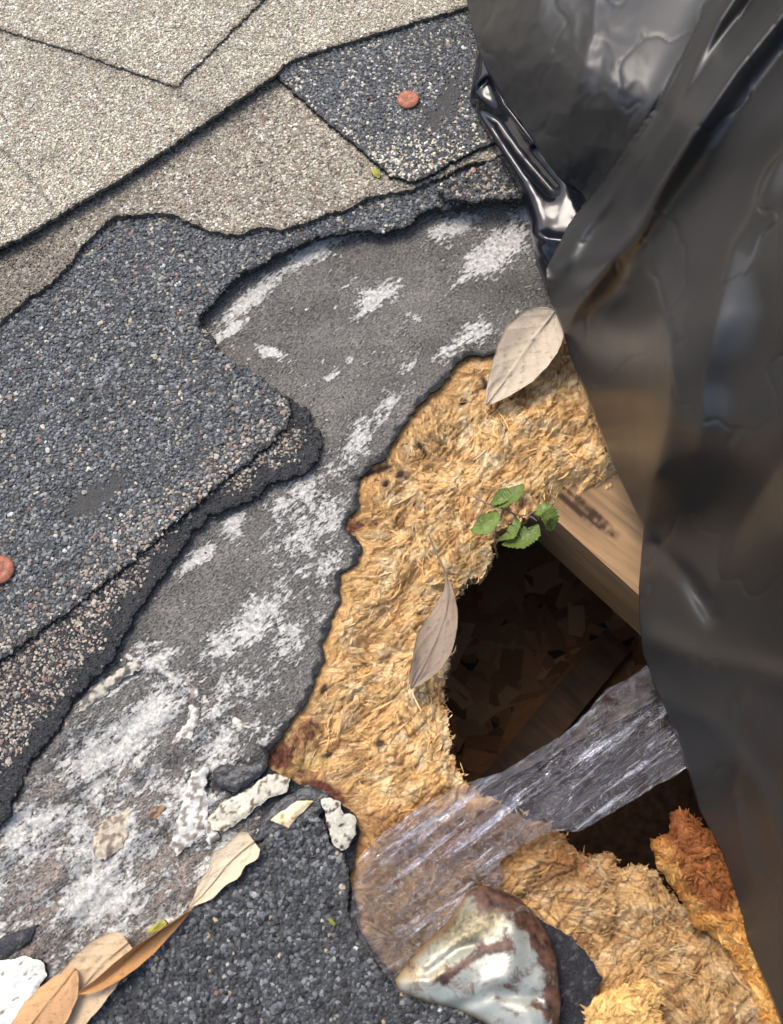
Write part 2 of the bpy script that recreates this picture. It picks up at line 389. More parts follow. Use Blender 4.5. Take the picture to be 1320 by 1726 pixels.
def blob(px, py, cx, cy, rx, ry, ang=38):
    a = math.radians(ang); dx = px-cx; dy = -(py-cy)
    u = (dx*math.cos(a)+dy*math.sin(a))/rx; v = (-dx*math.sin(a)+dy*math.cos(a))/ry
    return np.exp(-(u*u+v*v)*1.2)

# ------------------------------------------------------------------ roof deck: rotten strand board with the hole
# pressed strands, laid one over another on a fine raster: height, grain coordinates, tone
RX0, RY0, RST = -0.075, -0.245, 0.00035
RNX, RNY = int(.29/RST), int(.36/RST)
SH = np.zeros((RNY, RNX)); SU = np.zeros((RNY, RNX)); SV = np.zeros((RNY, RNX)); ST_ = np.zeros((RNY, RNX)); STP = np.zeros((RNY, RNX))
def base_dir(x, y):
    px, py = Q(x, y)
    return math.radians(50)+1.5*fbm(x*32, y*32, 2, 51)+np.where(py > 1380, -1.3, 0)+np.where((px < 760) & (py < 760), .6, 0)
_r2 = np.random.default_rng(77)
for cnt, Lr_, Wr_, hh, jj in ((1800, (.012, .026), (.0025, .0065), .0013, .6), (4200, (.006, .016), (.0010, .0030), .0010, .5), (3600, (.002, .007), (.0004, .0011), .0006, .8)):
    cxs = _r2.uniform(RX0, RX0+.29, cnt); cys = _r2.uniform(RY0, RY0+.36, cnt); aa = base_dir(cxs, cys)+_r2.normal(0, jj, cnt)
    for i in range(cnt):
        L_ = _r2.uniform(*Lr_)/2; W_ = _r2.uniform(*Wr_)/2; a_ = aa[i]; ca, sa = math.cos(a_), math.sin(a_)
        ex = abs(ca)*L_+abs(sa)*W_; ey = abs(sa)*L_+abs(ca)*W_
        i0 = max(int((cxs[i]-ex-RX0)/RST), 0); i1 = min(int((cxs[i]+ex-RX0)/RST)+2, RNX); j0 = max(int((cys[i]-ey-RY0)/RST), 0); j1 = min(int((cys[i]+ey-RY0)/RST)+2, RNY)
        if i1-i0 < 2 or j1-j0 < 2: continue
        X_, Y_ = np.meshgrid(RX0+np.arange(i0, i1)*RST-cxs[i], RY0+np.arange(j0, j1)*RST-cys[i])
        u_ = X_*ca+Y_*sa; v_ = -X_*sa+Y_*ca; o_ = _r2.uniform(0, 9)
        vv_ = v_+.12*W_*np.sin(u_/L_*2.3+o_); en = L_*(1-.25*_r2.uniform()*np.abs(np.sin(v_/W_*5+o_)))
        k = (np.abs(vv_) < W_*(1-.25*(u_/L_)**2)) & (np.abs(u_) < en)
        if not k.any(): continue
        tl, tw = _r2.normal(0, .05), _r2.normal(0, .16)
        z_ = _r2.uniform(-.2, 1)*hh+tl*u_+tw*v_-hh*.25*(v_/W_)**2+.4*SH[j0:j1, i0:i1]
        SH[j0:j1, i0:i1] = np.where(k, z_, SH[j0:j1, i0:i1]); SU[j0:j1, i0:i1] = np.where(k, u_+o_, SU[j0:j1, i0:i1]); SV[j0:j1, i0:i1] = np.where(k, v_+o_*3, SV[j0:j1, i0:i1])
        ST_[j0:j1, i0:i1] = np.where(k, _r2.normal(0, 1), ST_[j0:j1, i0:i1]); STP[j0:j1, i0:i1] = np.where(k, _r2.uniform(0, 1), STP[j0:j1, i0:i1])
def rl(A_, x, y):
    fx = np.clip((np.asarray(x)-RX0)/RST, 0, RNX-2); fy = np.clip((np.asarray(y)-RY0)/RST, 0, RNY-2)
    i = fx.astype(int); j = fy.astype(int); a = fx-i; b = fy-j
    return A_[j, i]*(1-a)*(1-b)+A_[j, i+1]*a*(1-b)+A_[j+1, i]*(1-a)*b+A_[j+1, i+1]*a*b
def rn(A_, x, y):
    return A_[np.clip(np.rint((np.asarray(y)-RY0)/RST).astype(int), 0, RNY-1), np.clip(np.rint((np.asarray(x)-RX0)/RST).astype(int), 0, RNX-1)]
def deck_z(x, y):
    fe = felt_sd(x, y)                             # negative in the exposed wood
    px, py = Q(x, y)
    ex = np.clip(-fe, 0, 1)
    hs = np.clip(-polysd(x, y, wHOLE), 0, 1)
    z = -0.0016-0.0058*sstep(0.001, 0.026, ex)
    soft = sstep(0.002, 0.02, ex)
    z = z+soft*(0.0042*fbm(x*60, y*60, 3, 31)+0.0007*fbm(x*260, y*260, 3, 33))+0.0003*fbm(x*500, y*500, 2, 35)
    # long crushed furrows running up-right
    a = math.radians(46); u = x*math.cos(a)+y*math.sin(a); v = -x*math.sin(a)+y*math.cos(a)
    z = z+soft*0.0012*fbm(u*28, v*150, 3, 37)
    cr = fbm(u*42+.6*fbm(x*70, y*70, 2, 38), v*170, 3, 39)
    z = z-soft*.0013*np.exp(-(cr/.05)**2)+sstep(.001, .006, ex)*rl(SH, x, y)*(.95-.45*((px < 840) & (py < 830)))
    z = z-0.006*(1-sstep(0, 0.014, hs))*sstep(.0, .01, ex)
    z = z+0.006*blob(px, py, 940, 1450, 150, 55, -25)+0.004*blob(px, py, 930, 700, 110, 70, 20)
    z = np.where(fe > 0.0015, np.minimum(z, -0.0016)-.0045*sstep(.0015, .008, fe), z)
    return z
WARM = lin(224,184,126); ORNG = lin(212,166,108); PALE = lin(238,212,166); DKW = lin(70,42,28); BRN = lin(150,100,58); GRB = lin(165,128,88)
def deck_col(x, y, extra=None):
    px, py = Q(x, y)
    fe = -felt_sd(x, y)
    n = fbm(x*120, y*120, 3, 41)[..., None]; n2 = fbm(x*40, y*40, 3, 43)[..., None]
    c = WARM*(1+0*n)
    c = c+(PALE-WARM)*sstep(-.1, .5, n)
    t = np.clip(1-fe/0.014, 0, 1)[..., None]*.8
    c = c+(ORNG-c)*np.clip(t+sstep(0, .7, -n2)*.6, 0, 1)
    low = sstep(1300, 1500, py)[..., None]*sstep(700, 900, px)[..., None]
    c = c+(GRB*(.9+.25*n)-c)*low*.5
    c = c*(1+.16*fbm(x*95, y*95, 4, 48))[..., None]
    tn = rn(ST_, x, y)[..., None]; c = c*(1+.11*np.clip(tn, -2.2, 1.6)); c = c+(ORNG-c)*.5*(rn(STP, x, y)[..., None] > .78)
    c = c+(lin(120,76,44)-c)*.55*(rn(STP, x, y)[..., None] < .035)
    st = blob(px, py, 800, 1400, 110, 60, 10)+.8*blob(px, py, 950, 1450, 60, 50, 0)+.7*blob(px, py, 640, 1390, 50, 30, 0)
    c = c+(BRN-c)*np.clip(st, 0, .85)[..., None]
    st = blob(px, py, 475, 1275, 34, 28, 0)+blob(px, py, 545, 1330, 60, 16, -25)+.8*blob(px, py, 520, 1230, 30, 16, 50)+.9*blob(px, py, 600, 885, 26, 10, 20)+.5*blob(px, py, 870, 840, 60, 12, 20)
    n3 = fbm(x*330, y*330, 3, 45)
    c = c+(lin(96,52,40)-c)*np.clip(st*1.3+n3*.6*(st > .15), 0, .95)[..., None]
    st = blob(px, py, 640, 790, 30, 5, 20)+blob(px, py, 675, 795, 9, 7)+blob(px, py, 820, 640, 5, 14)+blob(px, py, 782, 672, 9, 5)+blob(px, py, 710, 748, 12, 5, -40)+blob(px, py, 650, 812, 8, 6)+blob(px, py, 545, 1160, 5, 12, -30)+blob(px, py, 550, 1270, 12, 5, 20)+blob(px, py, 640, 1250, 9, 9)
    sp = np.clip((fbm(x*420, y*420, 2, 47)-.55)*6, 0, 1)*(py < 900)*(px < 880)
    c = c+(lin(52,34,34)-c)*np.clip(st*1.4+sp*.8, 0, .95)[..., None]
    c = c+(lin(120,120,60)-c)*(blob(px, py, 520, 1285, 30, 12, 20)*.5)[..., None]
    c = np.clip(c, .004, 3)*1.05; return c*np.minimum(1, .84/c.max(-1, keepdims=True))
mb = MB()
BX = (-0.42, -0.40, 0.42, 0.46)
box_w = [(BX[0], BX[1]), (BX[2], BX[1]), (BX[2], BX[3]), (BX[0], BX[3])]
pa = P(430, 560); pb = P(1400, 1850)
XD0, XD1, YD0, YD1 = float(pa[0]), 0.215, -0.245, float(pa[1])
fine_poly = [(XD0, YD0), (XD1, YD0), (XD1, YD1), (XD0, YD1)]
def deck_sd(x, y):
    return np.minimum(polysd(x, y, fine_poly), -hole_sd(x, y))
dside = lambda x, y: deck_col(x, y)*.8
dx_, dy_, dz_, ds_ = sheet(mb, deck_sd, (XD0, YD0, XD1, YD1), 0.00045, lambda x, y, s: deck_z(x, y), 0.009, lambda x, y, s: deck_col(x, y), (0, 0), dside, sidepush=.0006)
# the sound board round it, in four slabs hidden under felt and tarp
def slab(mb, x0, y0, x1, y1, z0, z1, col, mat_=0):
    v = [(x, y, z) for z in (z0, z1) for x, y in ((x0, y0), (x1, y0), (x1, y1), (x0, y1))]
    f = [(3,2,1,0),(4,5,6,7),(0,1,5,4),(1,2,6,5),(2,3,7,6),(3,0,4,7)]
    mb.add(v, f, col, mat_)
for q in ((BX[0], BX[1], XD0, BX[3]), (XD1, BX[1], BX[2], BX[3]), (XD0, BX[1], XD1, YD0), (XD0, YD1, XD1, BX[3])):
    slab(mb, *q, -0.0130, -0.0065, WARM*.9)
# splinters: thousands of crushed strands
def splinters(mb, n, region, zf, colf, Lr=(.003, .011), Wr=(.0004, .0011), tilt=.35, dirf=None, mat_=1, lift=.0002, prof=(.25, .9, 1, .2), jit=.5):
    x0, y0, x1, y1, okf = region
    x = rng.uniform(x0, x1, n*6); y = rng.uniform(y0, y1, n*6)
    k = np.where(okf(x, y))[0][:n]; x = x[k]; y = y[k]; n = len(k)
    L = rng.uniform(*Lr, n)*rng.lognormal(0, .15, n); W = rng.uniform(*Wr, n)
    a = dirf(x, y)+rng.normal(0, jit, n)
    tl = rng.normal(0, tilt, n)*.6; cu = rng.normal(0, .9, n)
    z0 = zf(x, y)
    K = len(prof); prof = np.array(prof); t = np.linspace(-.5, .5, K)
    cx = x[:, None]+L[:, None]*t*np.cos(a)[:, None]; cy = y[:, None]+L[:, None]*t*np.sin(a)[:, None]
    bend = rng.normal(0, .12, n)
    cx += (bend*L)[:, None]*(t*t*4-.5)*-np.sin(a)[:, None]; cy += (bend*L)[:, None]*(t*t*4-.5)*np.cos(a)[:, None]
    zz = z0[:, None]+L[:, None]*t*np.sin(tl)[:, None]+(cu*L*.1)[:, None]*(.25-t*t)*2+(W*.3+lift)[:, None]
    w = W[:, None]*prof*rng.uniform(.7, 1.3, (n, K)); th = w*.35
    px_, py_ = -np.sin(a)[:, None], np.cos(a)[:, None]
    ring = np.stack([np.stack([cx+px_*w, cy+py_*w, zz+0*w], -1), np.stack([cx, cy, zz+th], -1), np.stack([cx-px_*w, cy-py_*w, zz+0*w], -1), np.stack([cx, cy, zz-th], -1)], 2)  # n,K,4,3
    tw = rng.normal(0, .5, n)[:, None, None]
    ring[..., 2] += (ring[..., 0]-cx[..., None])*0
    off = np.stack([w, 0*w, -w, 0*w], 2)*np.sin(tw); ring[..., 2] += off
    idx = np.arange(n*K*4).reshape(n, K, 4)
    fs = []
    for r in range(K-1):
        for s in range(4):
            s2 = (s+1) % 4
            fs.append(np.stack([idx[:, r, s], idx[:, r+1, s], idx[:, r+1, s2], idx[:, r, s2]], -1))
    f = np.concatenate(fs)
    c = colf(x, y)*rng.uniform(.7, 1.22, (n, 1))
    mb.add(ring.reshape(-1, 3), f, np.repeat(c, K*4, 0), mat_, False)
def dirf(x, y):
    px, py = Q(x, y)
    base = math.radians(50)+1.5*fbm(x*32, y*32, 2, 51)
    return base+np.where(py > 1380, -1.3, 0)+np.where((px < 760) & (py < 760), .6, 0)
def exposed(x, y, m=.002):
    return (felt_sd(x, y) < -m) & (hole_sd(x, y) < -.0006)
reg = (XD0, YD0, XD1, YD1)
def plainf(x, y):                                  # the flatter, less shredded face near the felt, upper left
    px, py = Q(x, y)
    return (px < 830+60*fbm(x*60, y*60, 2, 62)) & (py < 810) & (fbm(x*75, y*75, 2, 63) > -.25)
splinters(mb, 4200, reg+(lambda x, y: exposed(x, y, .003) & ~(plainf(x, y) & (rng.uniform(0, 1, len(x)) < .7)),), deck_z, deck_col, (.002, .0085), (.00008, .00024), .12, dirf, lift=0, jit=.4)
splinters(mb, 3600, reg+(lambda x, y: exposed(x, y, .006) & ~plainf(x, y) & (fbm(x*50, y*50, 2, 61)+.6*(Q(x, y)[0] > 850) > .15),), deck_z, deck_col, (.0008, .0030), (.00006, .00018), .8, dirf, jit=1.0)
splinters(mb, 120, reg+(lambda x, y: exposed(x, y, .010) & (hole_sd(x, y) < -.006),), lambda x, y: deck_z(x, y)+.0004, deck_col, (.006, .012), (.0002, .0005), .12, dirf, prof=(.5, .9, 1, .9, .5))
splinters(mb, 3500, reg+(lambda x, y: (felt_sd(x, y) < -.006) & (np.abs(hole_sd(x, y)) < .0018),), lambda x, y: deck_z(x, y)-.001-.005*rng.uniform(0, 1, len(x)), deck_col, (.0012, .0045), (.0001, .00035), .8, lambda x, y: rng.uniform(0, 6.28, len(x)))
mb.a[0] = np.stack([rn(SU, dx_, dy_), rn(SV, dx_, dy_), 0*dx_+.01], -1)
deck = tag(mb.build('roof_deck', [M_GRAIN, M_FLAKE]), 'rotten yellow strand board roof deck with a ragged hole broken through it', 'roof board')

# ------------------------------------------------------------------ under the deck
def beam(mb, a, b, wdt, z0, z1, colf, side, n=60, m=18):
    """board from a to b (world xy); side = +1 puts the width to the right of a>b"""
    a = np.array(a); b = np.array(b); d = (b-a)/np.linalg.norm(b-a); p = np.array([-d[1], d[0]])*side
    L = np.linalg.norm(b-a)
    s = np.linspace(0, L, n); t = np.linspace(0, wdt, m)
    prof = [(q, z1) for q in t]+[(wdt, z) for z in np.linspace(z1, z0, 8)[1:]]+[(q, z0) for q in t[::-1][1:]]+[(0, z) for z in np.linspace(z0, z1, 8)[1:-1]]
    prof = np.array(prof)
    V = a[None, None]+s[:, None, None]*d+prof[None, :, 0:1]*p
    Z = np.broadcast_to(prof[None, :, 1:2], (n, len(prof), 1))
    V = np.concatenate([V, Z], -1)
    idx = np.arange(n*len(prof)).reshape(n, -1); nx = np.roll(idx, -1, 1)
    f = np.stack([idx[:-1], nx[:-1], nx[1:], idx[1:]], -1).reshape(-1, 4)
    if side > 0: f = f[:, ::-1]
    mb.add(V.reshape(-1, 3), f, colf(V.reshape(-1, 3)), 0)
    mb.add(V[0], np.arange(len(prof))[None], (.3, .2, .1)); mb.add(V[-1], np.arange(len(prof))[None, ::-1], (.3, .2, .1))
def raf_col(v):
    px, py = Q(v[:, 0], v[:, 1], v[:, 2])
    c = np.tile(lin(156,124,88), (len(v), 1))*(1-.1*fbm(v[:, 0]*60, v[:, 1]*60, 2, 71)[:, None])
    k = blob(px, py, 960, 848, 62, 7, -38)*2+blob(px, py, 985, 850, 70, 5, -40)*1.8+blob(px, py, 1010, 885, 40, 6, -36)
    kn = fbm(v[:, 0]*300, v[:, 1]*300, 2, 73)
    c = c+(lin(50,28,14)-c)*np.clip(k*1.2+kn*k-.35, 0, .95)[:, None]
    return c
mb = MB()
A = P(790, 742, -.0130)[:2]; B = P(1330, 1232, -.0130)[:2]
beam(mb, A, B, .089, -.051, -.0134, raf_col, +1, 260, 60)
raf = tag(mb.build('rafter', [M_PINE]), 'pale sawn pine rafter with a dark split, crossing under the right of the hole', 'rafter')

mb = MB()                                             # board lying deep inside
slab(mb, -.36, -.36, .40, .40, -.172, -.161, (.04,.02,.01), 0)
n = 2600
cx = rng.uniform(-.12, .3, n); cy = rng.uniform(-.25, .18, n); L = rng.uniform(.015, .045, n); W = rng.uniform(.003, .008, n); a = rng.normal(.9, .8, n)
kx = np.array([-1, -.6, 1, .7, -.9]); ky = np.array([-.6, -1, -.7, .9, .8])
V = np.stack([cx[:, None]+L[:, None]*.5*kx*np.cos(a)[:, None]-W[:, None]*ky*np.sin(a)[:, None], cy[:, None]+L[:, None]*.5*kx*np.sin(a)[:, None]+W[:, None]*ky*np.cos(a)[:, None], np.broadcast_to((-.1605+rng.uniform(0, .0012, n))[:, None], (n, 5))], -1)
Vt = V.copy(); Vt[..., 2] += rng.normal(0, .0003, (n, 5)); V[..., 2] -= .002
VV = np.concatenate([Vt, V], 1); idx = np.arange(n*10).reshape(n, 10)
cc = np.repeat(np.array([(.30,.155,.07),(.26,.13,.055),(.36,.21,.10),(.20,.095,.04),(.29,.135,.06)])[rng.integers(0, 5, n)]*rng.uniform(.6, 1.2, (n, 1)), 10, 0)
mb.add(VV.reshape(-1, 3), idx[:, :5], cc, 1)
sf = np.concatenate([np.stack([idx[:, k], idx[:, k+5], idx[:, (k+1) % 5+5], idx[:, (k+1) % 5]], -1) for k in range(5)])
mb.add(VV.reshape(-1, 3), sf, cc, 1)
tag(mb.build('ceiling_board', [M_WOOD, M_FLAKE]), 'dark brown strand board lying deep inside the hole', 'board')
mb = MB()                                             # batten on that board
A = P(1075, 1085, -.13)[:2]; B = P(800, 1420, -.13)[:2]
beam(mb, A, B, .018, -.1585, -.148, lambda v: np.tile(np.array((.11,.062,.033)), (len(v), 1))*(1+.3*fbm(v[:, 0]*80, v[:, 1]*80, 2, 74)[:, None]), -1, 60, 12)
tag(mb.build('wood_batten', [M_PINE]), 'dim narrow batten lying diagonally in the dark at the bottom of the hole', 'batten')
mb = MB()                                             # added near-black board under the tape, keeps sun off the cavity below
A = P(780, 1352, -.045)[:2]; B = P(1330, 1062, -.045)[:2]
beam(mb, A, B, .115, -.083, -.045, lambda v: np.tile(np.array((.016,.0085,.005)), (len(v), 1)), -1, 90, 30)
M_DARK = attr_mat('near-black shade board', .9, .03, 300, .6, 1.5, .3, .0004)  # colour kept near black so the added board reads as unlit depth
tag(mb.build('added_dark_board', [M_DARK]), 'near black board added to darken the hole below the clear tape near the plastic', 'board')
mb = MB()                                             # framing that closes the cavity
for q in ((-.38, -.38, -.36, .42), (.38, -.38, .40, .42), (-.36, -.38, .38, -.36), (-.36, .40, .38, .42)):
    slab(mb, *q, -.1605, -.0130, (.10, .06, .035))
tag(mb.build('attic_wall', [M_PINE]), kind='structure')

# ------------------------------------------------------------------ felt underlayment
WB = [(760,382,50,20,25,1.2),(835,425,75,32,35,1.2),(790,465,60,10,38,.8),(545,412,85,10,22,1.1),(500,445,80,15,28,.9),(430,500,90,16,38,1.2),(385,560,60,9,35,1.2),(455,595,11,26,80,1.3),(635,505,55,22,38,1.0),(700,535,8,18,70,.9),(560,636,14,7,30,1.1),(592,608,9,6,30,1),(880,362,30,22,15,1),(800,560,55,26,40,.9),(760,590,40,14,30,.7),(650,690,55,18,45,.8),(600,745,90,26,55,.8),(690,620,30,10,45,.55),(520,830,50,50,50,.8),(510,900,70,70,50,.65),(335,938,42,13,38,1.5),(395,885,30,17,45,1.3),(475,852,18,14,45,1.3),(560,870,40,40,50,.8),(440,1040,95,38,45,1.0),(380,1085,80,30,40,.9),(480,1085,70,32,45,.8),(560,950,40,25,50,.7),(235,1225,130,38,42,1.3),(165,1270,80,50,45,1.0),(315,1335,26,85,75,1.2),(345,1395,40,22,30,1.3),(165,1330,60,30,45,.8),(270,1110,60,14,25,.9),(195,1150,60,18,40,1.0),(60,1440,60,30,40,.8),(150,1420,60,24,50,.6),(250,1425,70,35,40,.55),(200,1540,90,50,40,.55),(60,1540,60,20,40,.5),(20,1450,50,16,40,.7),(270,1500,60,30,45,.6),(350,1470,30,25,40,.5),(100,1620,60,20,40,.7),(410,440,20,10,35,1),(570,560,20,6,35,.4),(240,1090,30,14,10,.8)]
RIDGE = [(215,1108),(262,1122),(300,1150),(330,1172),(372,1206),(415,1235),(450,1258)]
wRIDGE = WP(RIDGE)
def felt_z(x, y, s):
    px, py = Q(x, y)
    low = sstep(1050, 1300, py)*(1-sstep(380, 520, px))
    z = und(x, y)+0.0003*fbm(x*60, y*60, 3, 81)
    a = math.radians(40); u = x*math.cos(a)+y*math.sin(a); v = -x*math.sin(a)+y*math.cos(a)
    f_ = fbm(u*38, v*75, 4, 88)*2.2; fl = np.floor(f_*2)
    z = z+(.12+low)*.0016*(fl+sstep(.0, .16, f_*2-fl))/2
    z = z+low*(0.0011*np.abs(fbm(u*25, v*60, 4, 83))+.0009*fbm(x*130, y*130, 3, 84))
    rd = linesd(x, y, wRIDGE)
    z = z+0.0017*np.exp(-(rd/.0022)**2)
    z = z+.0007*(1-sstep(0, .003, s))
    return z
def felt_col(x, y, s):
    px, py = Q(x, y)
    c = np.tile(lin(110,107,102), (x.size, 1))
    c = c*(1+.35*fbm(x*40, y*40, 3, 85))[:, None]
    pk = sstep(1200, 1500, py)*(1-sstep(380, 460, px))
    c = c+(lin(158,142,130)-c)*(pk*(.55+.4*fbm(x*50, y*50, 3, 86)))[:, None].clip(0, .9)
    e = (1-sstep(.0012, .0032, s+.0022*fbm(x*170, y*170, 3, 87)))*(py > 560)
    c = c+(lin(40,41,44)-c)*e[:, None]
    tar = blob(px, py, 400, 1310, 70, 26, 20)+blob(px, py, 500, 1350, 80, 26, 20)+blob(px, py, 560, 1400, 50, 40, 0)+blob(px, py, 20, 1590, 50, 18, 30)+blob(px, py, 455, 1390, 50, 14, 40)
    c = c+(lin(48,49,52)-c)*np.clip(tar*1.4, 0, 1)[:, None]
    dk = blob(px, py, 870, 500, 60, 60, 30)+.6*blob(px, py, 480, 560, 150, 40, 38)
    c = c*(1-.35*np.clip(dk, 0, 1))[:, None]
    br = blob(px, py, 550, 1270, 300, 5, 30)
    return np.clip(c, .008, 1)
def felt_aux(x, y, s):
    px, py = Q(x, y)
    m = np.zeros(x.size)
    for cx_, cy_, rx, ry, an, st in WB: m = np.maximum(m, st*blob(px, py, cx_, cy_, rx, ry, an))
    rd = linesd(x, y, wRIDGE); m = np.maximum(m, (.8+.7*fbm(x*150, y*150, 3, 99))*np.exp(-(rd/.0016)**2))
    low = sstep(1050, 1250, py)*(1-sstep(420, 520, px)); m = np.maximum(m, low*(.50+.8*fbm(x*45, y*45, 3, 98)))
    m = m-.9*np.clip(blob(px, py, 400, 1310, 60, 22, 20)+blob(px, py, 500, 1350, 80, 24, 20)+blob(px, py, 560, 1400, 50, 40, 0), 0, 1)
    m = m-.6*(1-sstep(.001, .003, s))*(py > 560)
    return np.stack([m*1.22+.12+.18*fbm(x*30, y*30, 3, 97), m*0, m*0], -1)
mb = MB()
fx0, fy0, fx1, fy1 = -0.24, -0.30, .16, .17
fr = [(fx0, fy0), (fx1, fy0), (fx1, fy1), (fx0, fy1)]
fxs, fys, fzs, fss = sheet(mb, lambda x, y: np.minimum(felt_sd(x, y), polysd(x, y, fr)), (fx0-.002, fy0-.002, fx1+.002, fy1+.002), 0.0009, felt_z, .0012, felt_col, (0, 1), (.012,.012,.013))
mb.a[0] = felt_aux(fxs, fys, fss)
felt = tag(mb.build('roofing_felt', [M_FELT, M_MAT]), 'grey black roofing felt blotched with white mould, torn along the rotten board', 'roofing felt')

# ------------------------------------------------------------------ shingles
PAL_DARK = [(lin(104,107,110), .38), (lin(86,88,90), .30), (lin(124,127,128), .17), (lin(68,69,70), .07), (lin(146,147,140), .05), (lin(176,164,138), .014), (lin(184,186,180), .010), (lin(140,108,88), .005)]
PAL_COAL = [(lin(78,80,82), .36), (lin(58,59,61), .32), (lin(102,105,107), .18), (lin(42,43,45), .1), (lin(128,130,130), .03), (lin(170,150,120), .01)]
PAL_TAN = [(lin(200,194,174), .40), (lin(182,174,154), .24), (lin(220,214,196), .18), (lin(150,138,120), .08), (lin(178,144,128), .04), (lin(244,240,228), .05), (lin(110,100,92), .01)]
PAL_PINK = [(lin(166,156,142), .3), (lin(142,132,120), .3), (lin(184,174,158), .16), (lin(148,118,106), .07), (lin(108,102,96), .14), (lin(208,198,186), .02)]
def pick(pal, n, mixpal=None, mixf=None):
    def dr(p):
        w_ = np.array([q[1] for q in p]); w_ = w_/w_.sum()
        return np.array([q[0] for q in p])[rng.choice(len(p), n, p=w_)]
    c = dr(pal)
    if mixpal is not None:
        c2 = dr(mixpal); k = rng.uniform(0, 1, n) < mixf; c = np.where(k[:, None], c2, c)
    return c*rng.lognormal(0, .13, (n, 1))
def shingle(name, label, poly, z0, z1, gs, spacing, pal, jag=.0008, jfreq=180, straight=None, bare=None, mixpal=None, mixf=None, under=(.055,.054,.052), margin=.0005, lift=None, dirt=None, group='asphalt shingles', tone=1.0, side=(.042,.040,.037), rim=None, flat=.42):
    wp = WP(poly, z1)
    def sdf(x, y):
        s = polysd(x, y, wp); return s+jag*fbm(x*jfreq, y*jfreq, 4, int(z0*9000)+3, .6)+.0006*perlin(x*520, y*520, 9)+.00035*perlin(x*1100, y*1100, 10)
    x0, y0 = wp.min(0)-.003; x1, y1 = wp.max(0)+.003
    def zt(x, y, s):
        z = z1+und(x, y)+.00025*fbm(x*150, y*150, 2, 91)-.0004*(1-sstep(0, .0015, s))
        if lift is not None: z = z+lift(*Q(x, y, z1))
        return z
    mb = MB()
    sheet(mb, sdf, (x0, y0, x1, y1), .0009, zt, z1-z0, lambda x, y, s: np.tile(np.array(under)*1.0, (x.size, 1)), (0, 1), lambda x, y: np.array(side)*(1+.6*fbm(x*260, y*260, 2, 6)[:, None]), sidepush=.00035)
    gx = np.arange(x0, x1, spacing); gy = np.arange(y0, y1, spacing*.87)
    X, Y = np.meshgrid(gx, gy); X[1::2] += spacing/2
    X = X.ravel()+rng.normal(0, spacing*.25, X.size); Y = Y.ravel()+rng.normal(0, spacing*.25, Y.size)
    s = sdf(X, Y); k = s > margin
    px, py = Q(X, Y, z1); k &= (px > -330) & (px < 1180) & (py > -330) & (py < 2060)
    if bare is not None: k &= rng.uniform(0, 1, X.size) > bare(px, py, s)
    X, Y, s, px, py = X[k], Y[k], s[k], px[k], py[k]
    c = pick(pal, len(X), mixpal, mixf(px, py) if mixf else None)*tone
    c = c*(1+.16*fbm(X*45, Y*45, 3, 93)-.16*sstep(.25, .5, fbm((X+Y)*30, (Y-X)*75, 4, 94)))[:, None]
    if dirt is not None: c = c*(1-dirt(px, py))[:, None]
    granules(mb, X, Y, zt(X, Y, s), gs, np.clip(c, .01, .9), 2, flat, .15)
    if rim is not None:                              # blackened asphalt crumbs on the torn rim
        X2 = rng.uniform(x0, x1, 60000); Y2 = rng.uniform(y0, y1, 60000); s2 = sdf(X2, Y2); p2, q2 = Q(X2, Y2, z1)
        k = (s2 > .0002) & rim(p2, q2, s2) & (p2 > -200) & (q2 < 1900)
        X2, Y2, s2 = X2[k], Y2[k], s2[k]
        c2 = np.array([lin(52,54,57), lin(38,39,41), lin(74,77,80), lin(104,106,106)])[rng.choice(4, len(X2), p=[.45, .35, .17, .03])]*rng.uniform(.7, 1.2, (len(X2), 1))
        granules(mb, X2, Y2, zt(X2, Y2, s2)-.0001, .00058, c2, 2, .7, .2, .8)
    # loose second layer
    k = rng.uniform(0, 1, len(X)) < .25
    granules(mb, X[k]+rng.normal(0, spacing*.5, k.sum()), Y[k]+rng.normal(0, spacing*.5, k.sum()), zt(X[k], Y[k], s[k])+gs*.35, gs*.85, np.clip(c[k]*1.08, .01, .9))
    splinters(mb, 420, (x0, y0, x1, y1, lambda x, y: (np.abs(sdf(x, y)) < .0007) & (Q(x, y, z1)[0] > -150) & (Q(x, y, z1)[0] < 1050) & (Q(x, y, z1)[1] > -100) & (Q(x, y, z1)[1] < 1800)), lambda x, y: z1+und(x, y)-rng.uniform(.0002, z1-z0, len(x)),
              lambda x, y: np.tile(np.array(side), (len(x), 1))*rng.choice([.8, 1.6, 3.5], (len(x), 1)), (.001, .004), (.00006, .00022), .5, lambda x, y: rng.uniform(0, 6.28, len(x)), mat_=1)
    o = mb.build(name, [M_ASPH, M_MAT, M_GRAN]); tag(o, label, 'shingle', group); return o

# B: lowest, with a black coating left along its torn rim
B_E = [(545,742),(538,765),(522,792),(490,806),(455,812),(432,836),(395,852),(352,868),(322,900),(296,935),(270,968),(248,1000),(228,1032),(208,1068),(190,1110),(160,1138),(130,1170),(112,1205),(88,1236),(60,1270),(36,1310),(18,1362),(0,1392),(-120,1500),(-400,1700)]
shingle('shingle', 'brownish shingle strip with a tarry black torn rim, lying on the mouldy felt', [(-400,300),(300,420),(340,540),(400,640),(470,660),(515,688)]+B_E,
        .0016, .0042, .00072, .00125, PAL_PINK, .0018, 190, bare=lambda px, py, s: .93*(1-sstep(.004, .0095, s+.0025*fbm(px*.03, py*.03, 2, 5)))*(py > 640)+.15,
        mixpal=PAL_COAL, mixf=lambda px, py: .25+0*px, under=(.022,.0225,.024), margin=.0008, tone=.95, rim=lambda px, py, s: (s < .010+.003*fbm(px*.03, py*.03, 2, 6)) & (py > 600))
